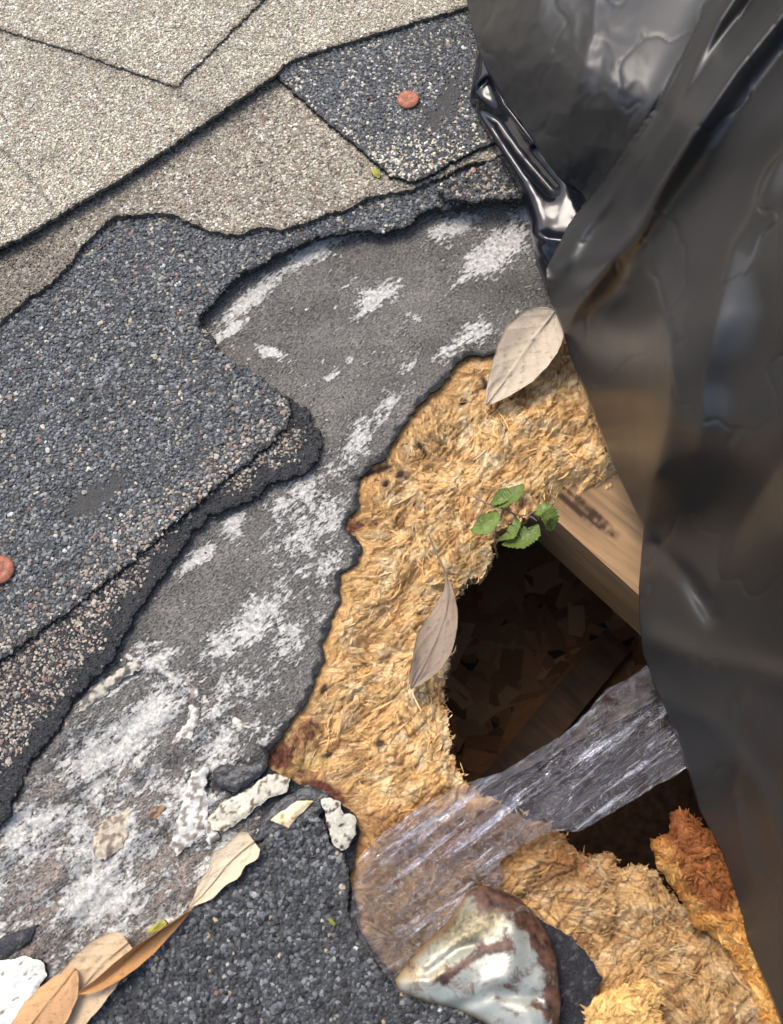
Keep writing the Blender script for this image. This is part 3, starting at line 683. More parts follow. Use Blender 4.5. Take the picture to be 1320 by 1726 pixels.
# A: large dark shingle
A_E = [(334,550),(362,592),(398,612),(440,636),(474,664),(492,690),(486,712),(466,738),(430,768),(390,800),(330,848),(265,905),(200,962),(130,1015),(60,1066),(0,1112),(-140,1220),(-400,1420)]
A_TOP = [(1010,290),(1010,330),(880,340),(850,336),(800,344),(765,352),(735,350),(705,365),(680,385),(640,392),(600,388),(560,398),(520,404),(478,420),(440,446),(405,462),(376,488),(358,512),(340,530)]
shingle('shingle', 'large blue grey shingle with coarse granules and a nail at its left, rounded torn corner', [(-400,300),(100,200),(600,180)]+A_TOP+A_E,
        .0045, .0068, .00090, .00148, PAL_DARK, .0017, 170, bare=lambda px, py, s: np.clip(.9*(blob(px, py, 170, 835, 70, 20, 30)+.6*blob(px, py, 140, 850, 40, 30, 0))+.45*(1-sstep(.0, .004, s))*(px > 500), 0, .95),
        mixpal=PAL_PINK, mixf=lambda px, py: .05+.40*sstep(30, -10, (px*.62+py*.78-900)/1.0*0+linesd(px, py, [(490,700),(330,830),(0,1090)])-22), rim=lambda px, py, s: (s < .0013) & (rng.uniform(0, 1, s.size) < .6), flat=.5)
# C: tan shingle with torn lower edge
C_E = [(1010,230),(905,250),(862,262),(830,268),(790,276),(755,294),(720,308),(690,320),(655,326),(620,332),(585,352),(548,362),(505,376),(468,386),(440,380),(405,392),(372,392),(345,384),(322,374),(300,362),(262,356),(240,362),(200,362),(178,372),(165,388),(140,412),(118,440),(95,468),(62,492),(30,515),(0,542),(-150,640),(-400,800)]
shingle('shingle', 'tan grey shingle torn along its wavy lower edge, above the blue grey shingle', [(-400,300),(200,150),(450,80),(1010,60)]+C_E,
        .0075, .0100, .00066, .00108, PAL_TAN, .0009, 150, mixpal=PAL_PINK, mixf=lambda px, py: .45+.3*sstep(250, 60, px+0*py),
        dirt=lambda px, py: .40*np.exp(-(linesd(px, py, [(0,430),(150,345),(330,228),(465,140)])/26)**2)+.35*sstep(200, 90, px)*sstep(380, 430, py), under=tuple(lin(138,128,112)), flat=.34, side=tuple(lin(104,97,86)), tone=.86)
# D: dark tab
D_E = [(457,118),(480,100),(560,75),(640,52),(720,20),(800,-30),(1000,-60),(1010,200),(850,232),(815,246),(785,262),(760,272),(738,290),(712,300),(690,306),(660,298),(635,276),(600,245),(560,212),(510,165)]
shingle('shingle', 'dark weathered shingle tab with a copper coloured nail head beside the black plastic', D_E,
        .0105, .0128, .00074, .00118, PAL_DARK, .0010, 150, bare=lambda px, py, s: np.clip(.95*(blob(px, py, 735, 195, 60, 22, 50)+.8*blob(px, py, 760, 150, 40, 16, 80)+.5*blob(px, py, 790, 230, 60, 14, 30)), 0, .95),
        mixpal=PAL_TAN, mixf=lambda px, py: .10+.45*sstep(200, 290, py))
# small scrap under D at the plastic
shingle('shingle', 'small blackish shingle remnant wedged between the dark tab and the felt by the plastic', [(1010,250),(1010,335),(905,330),(850,334),(800,340),(752,334),(735,312),(760,300),(800,285),(850,262)],
        .0102, .0122, .00085, .00135, PAL_COAL, .0009, 150, mixpal=PAL_PINK, mixf=lambda px, py: .3+0*px)
# E: light shingle
E_E = [(-400,620),(-150,500),(0,415),(42,396),(80,372),(140,336),(200,302),(262,262),(330,214),(390,172),(430,146),(460,126),(478,108),(500,96),(560,78),(600,66),(640,54),(685,42),(700,34),(760,20),(800,5),(1000,-80),(1000,-330),(-400,-330)]
shingle('shingle', 'wide light tan shingle with a straight lower edge running up to the right', E_E,
        .0138, .0157, .00060, .00100, PAL_TAN, .0004, 130, dirt=lambda px, py: .5*np.exp(-(linesd(px, py, [(-5,245),(22,268),(50,302),(70,325),(92,352)])/3.5)**2)+.10*blob(px, py, 90, 120, 120, 60, 30)+.22*np.exp(-(linesd(px, py, [(0,50),(150,95),(295,148),(360,182)])/14)**2)+.25*blob(px, py, 440, 140, 40, 14, 30)+.12*blob(px, py, 620, 80, 90, 14, 20), under=tuple(lin(138,128,112)), flat=.34, side=tuple(lin(104,97,86)), tone=.94)
# F: top tab
shingle('shingle', 'light tan shingle tab ending in a point, at the top left over the others', [(-400,-110),(0,46),(60,66),(140,92),(220,120),(296,144),(340,102),(400,44),(446,-2),(560,-110),(700,-330),(-400,-330)],
        .0160, .0176, .00060, .00100, PAL_TAN, .0003, 130, under=tuple(lin(138,128,112)), flat=.34, side=tuple(lin(104,97,86)), tone=.95, dirt=lambda px, py: .08*blob(px, py, 380, 40, 30, 60, 0))
# G: bottom coal shingle
G_E = [(-60,1900),(60,1775),(140,1694),(190,1652),(245,1600),(300,1552),(340,1520),(385,1480),(430,1432),(462,1402),(500,1376),(528,1364),(545,1385),(556,1420),(580,1440),(588,1480),(585,1530),(600,1570),(622,1604),(648,1640),(690,1668),(740,1690),(800,1700),(850,1735),(850,2000),(-60,2000)]
shingle('shingle', 'coal black shingle with coarse granules below the felt, between dry leaves and rusted metal', G_E,
        .0012, .0042, .00104, .0016, PAL_COAL, .0008, 150, margin=.0008, mixpal=PAL_DARK, mixf=lambda px, py: .12+0*px)
# pale rubble of the far-left eaves shingle seen at the frame's lower left corner
def flat_piece(name, label, cat, poly, z0, z1, colf, mats, jag=.0006, step=.0007, side=None, bump=.0005, zf=None, group=None):
    wp = WP(poly, z1)
    mb = MB()
    x0, y0 = wp.min(0)-.002; x1, y1 = wp.max(0)+.002
    sf = lambda x, y: polysd(x, y, wp)+jag*fbm(x*300, y*300, 3, len(label))
    zt = lambda x, y, s: z1+und(x, y)+bump*fbm(x*230, y*230, 3, 7)-.0008*(1-sstep(0, .0015, s))+(zf(x, y, s) if zf else 0)
    sheet(mb, sf, (x0, y0, x1, y1), step, zt, z1-z0, colf, (0, 0), side if side is not None else (.03,.03,.03), sidepush=.0002)
    return tag(mb.build(name, mats), label, cat, group)
def speck(base, spot, f=350, th=.25, seed=3):
    def g(x, y, s):
        n_ = fbm(x*f, y*f, 3, seed); k = sstep(th, th+.2, n_)[:, None]
        m_ = fbm(x*110, y*110, 2, seed+9)[:, None]
        return np.clip(np.array(base)*(1+.18*m_)*(1-k)+np.array(spot)*k, .01, .9)
    return g
flat_piece('coating_flake', 'flat white flake lying at the lower left corner beside the dry leaf', 'flake', [(-90,1640),(0,1618),(40,1612),(72,1622),(78,1645),(60,1668),(52,1700),(20,1730),(-90,1800)], .0012, .0040, speck(lin(226,226,216), lin(120,116,104), 260, .4), [M_PLAST])
flat_piece('coating_flake', 'long pale mottled crust lying on the tar above the coal black shingle', 'flake', [(350,1380),(372,1352),(400,1340),(428,1322),(450,1306),(470,1304),(490,1312),(482,1336),(458,1342),(430,1362),(412,1380),(378,1402),(358,1398)], .0012, .0036, speck(lin(208,202,184), lin(110,96,76)), [M_PLAST])
flat_piece('coating_flake', 'short pale crust with dark pits at the tip of the coal black shingle', 'flake', [(541,1347),(558,1344),(572,1352),(580,1372),(600,1376),(600,1404),(588,1428),(574,1436),(560,1420),(552,1392)], .0030, .0062, speck(lin(200,196,180), lin(70,62,52)), [M_PLAST])
for lab, pl, c1_, c2_ in (
    ('tall ragged white crust peeling off the felt left of the tar lump', [(322,1300),(352,1290),(346,1330),(352,1378),(370,1412),(352,1424),(344,1400),(320,1424),(298,1444),(286,1426),(300,1372),(312,1330)], lin(214,212,204), lin(140,132,124)),
    ('pale tan crust on the stained felt above the white flake', [(172,1384),(224,1360),(230,1382),(206,1424),(176,1452),(152,1436),(160,1404)], lin(196,184,162), lin(130,116,104)),
    ('short white crust with a torn right edge below the felt ridge', [(318,1188),(334,1192),(334,1218),(318,1244),(296,1256),(280,1262),(300,1232),(316,1210)], lin(216,214,204), lin(150,140,130)),
    ('long cream strip of torn felt beside the black shingle rim', [(118,1200),(148,1162),(190,1134),(214,1116),(242,1110),(238,1126),(206,1142),(190,1160),(152,1188),(126,1214)], lin(190,184,168), lin(110,104,98)),
    ('upper white sliver standing on the felt ridge', [(256,1114),(290,1132),(322,1156),(352,1180),(350,1192),(322,1174),(284,1150)], lin(214,212,202), lin(150,140,128)),
    ('lower white sliver on the felt ridge near the board', [(384,1202),(420,1222),(452,1246),(454,1262),(428,1250),(396,1226)], lin(210,206,196), lin(150,138,122)),
    ('small brown stained felt flake under the tall white crust', [(236,1372),(262,1356),(284,1362),(280,1380),(256,1388),(240,1386)], lin(150,122,92), lin(90,78,70)),
):
    flat_piece('felt_flake', lab, 'flake', pl, .0008, .0020, speck(c1_, c2_, 330, .0, 5), [M_PLAST], .0010, .0006, side=(.10,.09,.08), bump=.0009, group='peeling flakes on the felt')
flat_piece('wood_chip', 'cream wood chip on the tar beside the pale crusts', 'chip', [(455,1382),(478,1366),(500,1350),(530,1349),(512,1366),(500,1378),(486,1396),(474,1390)], .0048, .0060, speck(lin(236,218,178), lin(180,150,105)), [M_FLAKE], .0003, side=(.5,.4,.25))
flat_piece('tar_lump', 'smooth black lump of tar above the long pale crust', 'tar', [(356,1300),(372,1288),(404,1290),(440,1282),(452,1290),(444,1302),(424,1318),(398,1334),(370,1330)], .0012, .0036, speck(lin(46,47,50), lin(70,70,72)), [M_TARF])
flat_piece('tar_lump', 'flat black smear of tar around the cream wood chip', 'tar', [(430,1418),(440,1384),(470,1350),(520,1322),(560,1340),(545,1368),(500,1392),(462,1412)], .0012, .0042, speck(lin(44,45,49), lin(76,76,78)), [M_TARF])
flat_piece('felt_scrap', 'torn blackish felt scrap at the left edge above the white flake', 'felt scrap', [(-90,1600),(-20,1590),(20,1572),(62,1558),(50,1585),(28,1604),(0,1622),(-90,1650)], .0012, .0030, speck(lin(66,67,70), lin(100,98,96)), [M_MAT])
flat_piece('felt_scrap', 'black felt scrap between the rusted metal and the rotten board', 'felt scrap', [(905,1545),(930,1560),(965,1580),(1000,1622),(1016,1650),(1000,1690),(975,1790),(930,1790),(940,1690),(938,1640),(925,1600)], -.0045, .0006, speck(lin(52,52,56), lin(84,82,82)), [M_MAT], zf=lambda x, y, s: .0006*fbm(x*60, y*60, 2, 2))

# ------------------------------------------------------------------ roofing nails
def nail(px, py, z, r, label, tilt):
    p = P(px, py, z); e = tag(empty('roofing_nail', p), label, 'nail', 'roofing nails')
    mb = MB(); nr, ns = 8, 36
    V = [(0, 0, .0011)]; 
    for i in range(1, nr+1):
        q = i/nr
        for k in range(ns):
            a_ = 2*math.pi*k/ns; rr = r*q*(1+.02*math.sin(3*a_))
            V.append((rr*math.cos(a_), rr*math.sin(a_), .0011*(1-q**4*.6)+.00015*math.sin(q*12)))
    for k in range(ns):
        a_ = 2*math.pi*k/ns; V.append((r*.98*math.cos(a_), r*.98*math.sin(a_), -.0003))
    V = np.array(V); V[:, 2] += V[:, 0]*tilt
    F3 = [(0, 1+k, 1+(k+1) % ns) for k in range(ns)]; F4 = []
    for i in range(nr):
        for k in range(ns):
            a0 = 1+i*ns+k; a1 = 1+i*ns+(k+1) % ns; F4.append((a0, a0+ns, a1+ns, a1))
    n_ = fbm(V[:, 0]*400+px, V[:, 1]*400, 3, 3)
    c = lin(164,104,80)*(1+.6*n_[:, None])*(1-.35*sstep(.8, 1, np.hypot(V[:, 0], V[:, 1])/r))[:, None]; W_ = V+p
    mb.add(W_, F3, c, 0, True); mb.add(W_, F4, c, 0, True)
    mb.build('nail_head', [M_RUSTN], e)
    mb = MB(); ks = 10; ang = np.arange(ks)*2*math.pi/ks
    V = np.concatenate([np.stack([.0015*np.cos(ang), .0015*np.sin(ang), np.full(ks, z_)], -1) for z_ in (-.0003, -.0085)])+p
    mb.add(V, [(k, k+ks, (k+1) % ks+ks, (k+1) % ks) for k in range(ks)], lin(110,70,55))
    mb.build('shank', [M_RUSTN], e)
nail(688, 168, .0142, .0052, 'copper coloured rusty nail head on the dark shingle tab near the plastic', .08)
nail(-2, 960, .0086, .0062, 'rusty nail head at the left edge on the large blue grey shingle', -.1)

# ------------------------------------------------------------------ leaves
def leaf(name, label, cat, mid, width, z, cup, col, colb, veins=6, wfun=None, tw=None, stem=None, serr=0.0, mats=None, parent=None, bend=0, th=.00022, group=None):
    """mid: list of photo points along the midrib; z: heights; width: half width in metres"""
    mid = np.array(mid, float); zz = np.array(z, float)
    t0 = np.linspace(0, 1, len(mid)); nL, nW = 64, 25
    t = np.linspace(0, 1, nL)
    def sm(a_):
        r = np.interp(t, t0, a_)
        for _ in range(10): r[1:-1] = (r[:-2]+r[1:-1]*2+r[2:])/4
        return r
    mx, my, mz = sm(mid[:, 0]), sm(mid[:, 1]), sm(zz)
    c = P(mx, my, mz); c[:, 2] = mz
    d = np.gradient(c, axis=0); d /= np.linalg.norm(d, axis=1)[:, None]
    side = np.cross(d, [0, 0, 1.0]); side /= np.linalg.norm(side, axis=1)[:, None]
    up = np.cross(side, d)
    twv = sm(np.array(tw)) if tw is not None else np.zeros(nL)
    s2 = side*np.cos(twv)[:, None]+up*np.sin(twv)[:, None]; u2 = -side*np.sin(twv)[:, None]+up*np.cos(twv)[:, None]
    wf = wfun(t) if wfun else np.sin(np.pi*t**.85)**.8
    h = np.linspace(-1, 1, nW)
    wid = width*wf[:, None]*(1+.05*fbm(t[:, None]*9+len(label), np.sign(h)[None]*3.3+0*t[:, None], 2, 4))*(1+serr*np.abs(((t[:, None]*14) % 1)-.5)*(np.abs(h)[None]**2))
    vein = np.abs(((t[:, None]*veins-np.abs(h)[None]*1.6) % 1)-.5)*2
    vl = np.exp(-((1-vein)/.10)**2)
    mr = np.exp(-(h/.05)**2)[None]*np.ones((nL, 1))
    hgt = cup*(np.abs(h)[None]**1.6)*wf[:, None]+width*.03*(vl+mr*1.6)+width*.05*fbm(t[:, None]*5+len(label), h[None]*1.5+0*t[:, None], 2, len(label))
    V = c[:, None]+s2[:, None]*(wid*h)[..., None]+u2[:, None]*hgt[..., None]
    col = np.array(col); n_ = fbm(t[:, None]*6, h[None]*3+0*t[:, None], 3, len(label)+2)
    CC = col*(1+.14*n_)[..., None]; CC = CC*(1-.34*(vl*.7+mr))[..., None]*(1-.38*sstep(.38, .6, fbm(t[:, None]*11+3, h[None]*6+0*t[:, None], 3, len(label)+5)))[..., None]
    CB = np.array(colb)*(1+.15*n_)[..., None]
    idx = np.arange(nL*nW).reshape(nL, nW)
    f = np.stack([idx[:-1, :-1], idx[:-1, 1:], idx[1:, 1:], idx[1:, :-1]], -1).reshape(-1, 4)
    nb = nL*nW; Vb = V-u2[:, None]*th
    rim = np.concatenate([idx[0, :], idx[1:, -1], idx[-1, -2::-1], idx[-2:0:-1, 0]])
    r2 = np.roll(rim, -1); fr_ = np.stack([rim, r2, r2+nb, rim+nb], -1)
    mb = MB()
    mb.add(np.concatenate([V.reshape(-1, 3), Vb.reshape(-1, 3)]), np.concatenate([f, f[:, ::-1]+nb, fr_]), np.concatenate([CC.reshape(-1, 3), CB.reshape(-1, 3)]), 0, True)
    if parent is not None: o = mb.build('leaf', mats, parent); return o
    e = tag(empty(name, c[len(c)//2]), label, cat, group or 'dry leaves')
    mb.build('blade', mats or [M_LEAF], e)
    mbv = MB(); tube(mbv, c[:-2]+u2[:-2]*.0003, np.linspace(.00045, .00015, nL-2), np.array(col)*.75)
    if stem is not None:
        sp = np.array(stem, float); tube(mbv, P(sp[:, 0], sp[:, 1], sp[:, 2]), np.full(len(sp), .0004), np.array(col)*.6)
    mbv.build('midrib', mats or [M_LEAF], e)
    return e
def tube(mb, pts, r, col, ks=7, mat_=0):
    pts = np.asarray(pts, float); r = np.asarray(r, float)
    d = np.gradient(pts, axis=0); d /= np.linalg.norm(d, axis=1)[:, None]+1e-12
    s = np.cross(d, [.1, .2, 1.0]); s /= np.linalg.norm(s, axis=1)[:, None]+1e-12; u = np.cross(s, d)
    a_ = np.arange(ks)*2*math.pi/ks
    V = pts[:, None]+r[:, None, None]*(np.cos(a_)[None, :, None]*s[:, None]+np.sin(a_)[None, :, None]*u[:, None])
    idx = np.arange(len(pts)*ks).reshape(-1, ks); nx = np.roll(idx, -1, 1)
    mb.add(V.reshape(-1, 3), np.stack([idx[:-1], nx[:-1], nx[1:], idx[1:]], -1).reshape(-1, 4), col, mat_, True)
    mb.add(V[0], np.arange(ks)[None, ::-1], col, mat_); mb.add(V[-1], np.arange(ks)[None], col, mat_)
TAN = lin(188,172,150); TANB = lin(150,130,105)
leaf('dry_leaf', 'oval dry tan leaf with visible veins between felt and rotten board', 'leaf',
     [(936,524),(915,552),(893,583),(870,618),(845,650),(820,683)], .0125, [.012,.009,.0065,.005,.003,.001], .0035, lin(190,174,152), TANB, 6,
     wfun=lambda t: np.sin(np.pi*t**.72)**.75)
leaf('dry_leaf', 'narrow grey brown leaf curled along the hole edge', 'leaf',
     [(752,968),(758,1000),(752,1040),(736,1080),(716,1120),(692,1162)], .0085, [.004,.006,.006,.005,.004,.001], .0022, lin(146,128,110), lin(120,96,76), 3,
     wfun=lambda t: np.sin(np.pi*t**1.15)**.85*(.65+.4*t), tw=[-1.0,-.8,-.5,-.1,.2,.2], stem=[(722,900,.000),(732,925,.002),(744,950,.004),(752,968,.004)])
leaf('dry_leaf', 'broad pale tan leaf at the lower left, half covered by an orange leaf', 'leaf',
     [(216,1588),(180,1618),(150,1650),(120,1690),(90,1740),(60,1790)], .0095, [.008,.0085,.008,.007,.005,.004], .0010, lin(206,180,144), TANB, 7,
     wfun=lambda t: np.sin(np.pi*np.clip(t*.85+.04, 0, 1)**.75)**.6)
leaf('dry_leaf', 'orange brown leaf lying at the bottom left corner on the pale tan leaf', 'leaf',
     [(128,1632),(105,1662),(78,1695),(50,1730),(10,1780),(-40,1830)], .0085, [.011,.0115,.011,.010,.008,.006], -.0030, lin(196,152,108), lin(150,90,50), 6, tw=[-.5,-.4,-.3,-.2,-.1,0])
leaf('dry_leaf', 'long curled orange leaf, edge-on, along the coal black shingle', 'leaf',
     [(322,1532),(270,1570),(238,1596),(200,1630),(165,1658),(128,1676)], .0036, [.007,.009,.010,.011,.0115,.011], .0030, lin(188,136,82), lin(150,96,50), 4, tw=[1.0,.9,.7,.5,.4,.5])
leaf('dry_leaf', 'small cream leaf at the top of the coal black shingle border', 'leaf',
     [(428,1418),(405,1436),(382,1458),(362,1484),(340,1510),(318,1530)], .0060, [.0075,.0085,.008,.0075,.007,.006], .0012, lin(214,196,164), TANB, 5,
     wfun=lambda t: (np.sin(np.pi*np.clip(t*.93+.07, 0, 1)**.62)**.8)*(1+.12*np.sin(t*19)))

# ------------------------------------------------------------------ green sprig
sp0 = P(870, 858, .004); sprig = tag(empty('weed_sprig', sp0), 'small green weed sprig with six toothed leaves growing over the hole edge', 'plant')
mb = MB()
def ptube(pts, r, col):
    a_ = np.array(pts, float); t_ = np.linspace(0, 1, len(a_)); q_ = np.linspace(0, 1, 24)
    b_ = np.stack([np.interp(q_, t_, a_[:, k]) for k in range(3)], -1)
    for _ in range(3): b_[1:-1] = (b_[:-2]+b_[1:-1]*2+b_[2:])/4
    tube(mb, P(b_[:, 0], b_[:, 1], b_[:, 2]), np.linspace(r, r*.6, 24), col)
ST = lin(132,112,96)
ptube([(798,836,-.004),(815,846,.001),(832,852,.006),(850,858,.009),(872,870,.011),(892,868,.013),(905,878,.012)], .0005, ST)
ptube([(850,858,.009),(866,866,.011),(870,878,.010)], .0004, ST); ptube([(838,940,-.02),(834,915,-.008),(836,885,0),(850,858,.009)], .0004, ST)
ptube([(892,868,.013),(900,862,.014),(908,860,.014)], .0004, ST)
mb.build('stem', [M_LEAF], sprig)
GR = lin(104,122,58); GRB = lin(110,140,100)
GL = [([(832,856),(850,848),(868,836),(882,816)], .0036, [.009,.013,.016,.015], .5),
      ([(826,850),(840,843),(855,834),(866,828)], .0026, [.008,.012,.013,.012], .2),
      ([(836,860),(830,876),(815,890),(794,894)], .0036, [.008,.010,.010,.006], -.2),
      ([(868,868),(872,886),(862,904),(836,912)], .0024, [.010,.010,.008,.004], -.6),
      ([(908,884),(900,900),(880,914),(846,918)], .0040, [.012,.011,.009,.005], -.4),
      ([(898,864),(916,862),(926,876),(930,894)], .0038, [.013,.016,.014,.009], .3)]
for pts, wd, z_, tw_ in GL:
    leaf('leaf', 'green'+str(wd), 'leaf', pts, wd*1.25, z_, wd*.6, GR*rng.uniform(.9, 1.15), GRB, 5, tw=[tw_]*4, serr=.5, mats=[M_GREEN], parent=sprig, wfun=lambda t: .85*np.sin(np.pi*np.clip(t*.96+.03, 0, 1)**1.2)**.85)

# ------------------------------------------------------------------ small litter
flat_piece('lichen_bit', 'tiny yellow green lichen bit where two shingles meet near the dark tab', 'lichen', [(624,284),(634,282),(642,292),(640,300),(630,296)], .0100, .0118, speck(lin(160,156,84), lin(120,120,50)), [M_PLAST], .0002, .0004)
flat_piece('lichen_bit', 'yellow green lichen bit beside the long orange leaf', 'lichen', [(246,1570),(258,1558),(276,1550),(282,1556),(268,1568),(252,1574)], .0030, .0060, speck(lin(176,170,80), lin(120,116,60)), [M_PLAST], .0003, .0004)
flat_piece('leaf_bit', 'tiny yellow green leaf bit lying on the coal black shingle', 'leaf bit', [(552,1548),(558,1548),(566,1556),(564,1562),(556,1556)], .0050, .0062, speck(lin(120,120,50), lin(90,90,40)), [M_LEAF], .0001, .0003)

mb = MB(); X = rng.uniform(-.17, .06, 9000); Y = rng.uniform(-.22, .14, 9000); S = felt_sd(X, Y)
px, py = Q(X, Y); dB = linesd(px, py, B_E); k = (S > .002) & (rng.uniform(0, 1, 9000) < .012+.10*np.exp(-(dB/26)**2)+.1*(blob(px, py, 60, 1380, 90, 40, 50)))
X, Y, S = X[k], Y[k], S[k]
granules(mb, X, Y, felt_z(X, Y, S), .00065, pick(PAL_TAN, len(X), PAL_COAL, .55), 0)
tag(mb.build('loose_granules', [M_GRAN]), 'loose mineral granules scattered over the felt', 'granules', kind='stuff')
# ------------------------------------------------------------------ rusted metal sheet
MET = [(664,1652),(690,1622),(716,1592),(752,1560),(790,1500),(815,1492),(848,1500),(878,1515),(905,1545),(928,1582),(941,1625),(946,1680),(944,1740),(935,1830),(860,1830),(845,1752),(812,1722),(778,1706),(735,1694),(700,1684),(672,1672)]
wMET = WP(MET, .007)
def met_z(x, y, s):
    px, py = Q(x, y, .007)
    z = .0055+.0105*np.sqrt(np.clip(1-np.clip(1-s/.020, 0, 1)**2, 0, 1))
    z = z+.0022*np.exp(-(linesd(px, py, [(790,1690),(850,1640),(862,1560)])/22)**2)-.003*np.exp(-(linesd(px, py, [(770,1700),(830,1668),(900,1680)])/14)**2)
    z = z-.0016*np.exp(-(linesd(px, py, [(720,1640),(770,1600),(800,1590)])/9)**2)
    z = z+.0008*fbm(x*60, y*60, 3, 5)
    return z
def met_col(x, y, s):
    px, py = Q(x, y, .007)
    c = np.tile(lin(186,188,176), (x.size, 1))
    c = c*(1-.15*sstep(-.1, .5, fbm(x*70, y*200, 4, 6)))[:, None]
    g = np.clip(blob(px, py, 790, 1560, 90, 40, 25)*1.3, 0, 1)
    gn = fbm(x*900, y*900, 2, 3)
    c = c+((lin(120,112,86)*(1+.9*gn[:, None])).clip(.02, .9)-c)*g[:, None]
    y_ = (1-sstep(0, .0022, s))*(px < 860)
    c = c+(lin(150,110,50)-c)*y_[:, None]*.8
    c = c+(lin(190,160,100)-c)*(np.clip(blob(px, py, 690, 1640, 26, 22, 0)+blob(px, py, 740, 1638, 20, 8, 40), 0, .8)*.7)[:, None]
    return c
mb = MB()
mx_, my_, mz_, ms_ = sheet(mb, lambda x, y: polysd(x, y, wMET)+.0003*fbm(x*200, y*200, 3, 3), (wMET[:, 0].min()-.002, wMET[:, 1].min()-.002, wMET[:, 0].max()+.002, wMET[:, 1].max()+.002), .0008, met_z, .0011, met_col, (0, 0), (.12,.06,.04))
px, py = Q(mx_, my_, .007)
ru = 1.0*np.exp(-(linesd(px, py, [(745,1648),(775,1625),(812,1600),(850,1590)])/11)**2)
ru = np.maximum(ru, 1.05*sstep(56, 14, linesd(px, py, [(820,1497),(878,1515),(915,1560),(940,1620),(946,1700),(944,1800)])))
ru = np.maximum(ru, .75*blob(px, py, 868, 1535, 50, 28, -20))
for b_ in ((858,1668,14,34,70),(905,1690,14,28,80),(840,1720,20,16,30),(890,1620,10,24,60)): ru = np.maximum(ru, .72*blob(px, py, *b_))
ru = np.maximum(ru, .30)+.26*fbm(mx_*80, my_*80, 4, 14)
mb.a[0] = np.stack([ru, ru*0, ru*0], -1)
tag(mb.build('metal_flashing', [M_METAL]), 'domed rusted white metal flashing with a rounded right edge at the bottom', 'flashing')

# ------------------------------------------------------------------ rotten lumps
def lump(name, label, cat, poly, z0, h, colf, nspl, dirn, sc=1.0):
    wp = WP(poly, z0+h*.5); mb = MB()
    sf = lambda x, y: polysd(x, y, wp)+.0012*fbm(x*260, y*260, 3, len(label))
    R = .012*sc
    zt = lambda x, y, s: z0+h*np.sqrt(np.clip(1-np.clip(1-s/R, 0, 1)**2, 0, 1))+.0022*fbm(x*150, y*150, 4, 3)
    x0, y0 = wp.min(0)-.002; x1, y1 = wp.max(0)+.002
    sheet(mb, sf, (x0, y0, x1, y1), .0007, zt, .004, lambda x, y, s: colf(x, y), (0, 0), lambda x, y: colf(x, y)*.8, sidepush=.0004)
    splinters(mb, nspl, (x0, y0, x1, y1, lambda x, y: sf(x, y) > .0004), lambda x, y: zt(x, y, sf(x, y)), colf, (.0015, .006), (.0002, .0008), .6, lambda x, y: dirn+rng.normal(0, .6, len(x)))
    return tag(mb.build(name, [M_WOOD, M_FLAKE]), label, cat)
def rcol(x, y):
    px, py = Q(x, y, .004)
    n_ = fbm(x*170, y*170, 4, 9)[..., None]
    c = lin(196,140,72)+0*n_
    c = c+(lin(222,176,104)-c)*sstep(-.2, .5, n_)
    k = np.clip(blob(px, py, 1165, 1420, 110, 48, -60)*1.5+blob(px, py, 1200, 1500, 50, 34, -60), 0, 1)[..., None]
    c = c+(lin(128,72,40)*(1+.5*n_)-c)*k*.9
    return np.clip(c, .01, 1)
lump('rotten_wood_chunk', 'reddish brown rotten board fragment standing up against the plastic', 'wood chunk', [(1107,1412),(1128,1408),(1140,1392),(1138,1366),(1150,1362),(1175,1380),(1205,1400),(1240,1430),(1275,1520),(1300,1600),(1350,1720),(1300,1740),(1262,1640),(1215,1580),(1180,1560),(1160,1520),(1140,1490),(1120,1465),(1112,1440)], -.004, .012, rcol, 900, -1.0)
lump('wood_block', 'small block of crushed yellow wood at the bottom beside the black felt scrap', 'wood chunk', [(985,1700),(1000,1682),(1040,1668),(1070,1656),(1100,1656),(1114,1668),(1112,1700),(1118,1740),(1110,1800),(1000,1800),(982,1730)], -.003, .010, lambda x, y: np.clip(lin(226,184,118)*(1+.25*fbm(x*170, y*170, 3, 12)[..., None]), .01, 1), 500, .3)

# ------------------------------------------------------------------ clear tape
TAPE = [(594,1522),(596,1490),(604,1450),(640,1408),(700,1365),(760,1332),(800,1316),(850,1300),(900,1268),(950,1238),(990,1200),(1018,1165),(1050,1150),(1096,1120),(1140,1100),(1260,1050),(1330,1150),(1166,1290),(1100,1328),(1035,1368),(975,1402),(930,1402),(880,1425),(842,1452),(850,1490),(838,1502),(800,1480),(812,1520),(822,1552),(790,1590),(745,1612),(706,1648),(672,1668),(640,1628),(606,1580),(592,1550)]
wTAPE = WP(TAPE, .004)
def tape_z(x, y, s):
    dz = deck_z(x, y); h = hole_sd(x, y)
    px, py = Q(x, y)
    a = math.radians(36); u = x*math.cos(a)+y*math.sin(a); v = -x*math.sin(a)+y*math.cos(a)
    on = sstep(.0, .012, -h)
    base = (.004+.0010*fbm(x*50, y*50, 3, 4))*(1-on)+on*(np.maximum(dz, -.004)*.4+.0045)
    base = base+.006*sstep(900, 1250, px)-.001
    base = base+sstep(760, 600, px)*sstep(1440, 1520, py)*.004
    r = np.abs(fbm(u*30, v*150, 4, 8)); q = np.abs(fbm(x*120, y*120, 3, 9))
    return base+.0024*r+.0005*q*on+.0008*np.abs(fbm(u*80, v*420, 2, 10))+.0010*np.exp(-(s/.0012)**2)
mb = MB()
sheet(mb, lambda x, y: polysd(x, y, wTAPE)+.0004*fbm(x*200, y*200, 3, 33), (wTAPE[:, 0].min()-.002, wTAPE[:, 1].min()-.002, wTAPE[:, 0].max()+.002, wTAPE[:, 1].max()+.002), .0007, tape_z, .00006, lambda x, y, s: np.full((x.size, 3), .5), (0, 0), (.5,.5,.5), bottom=False)
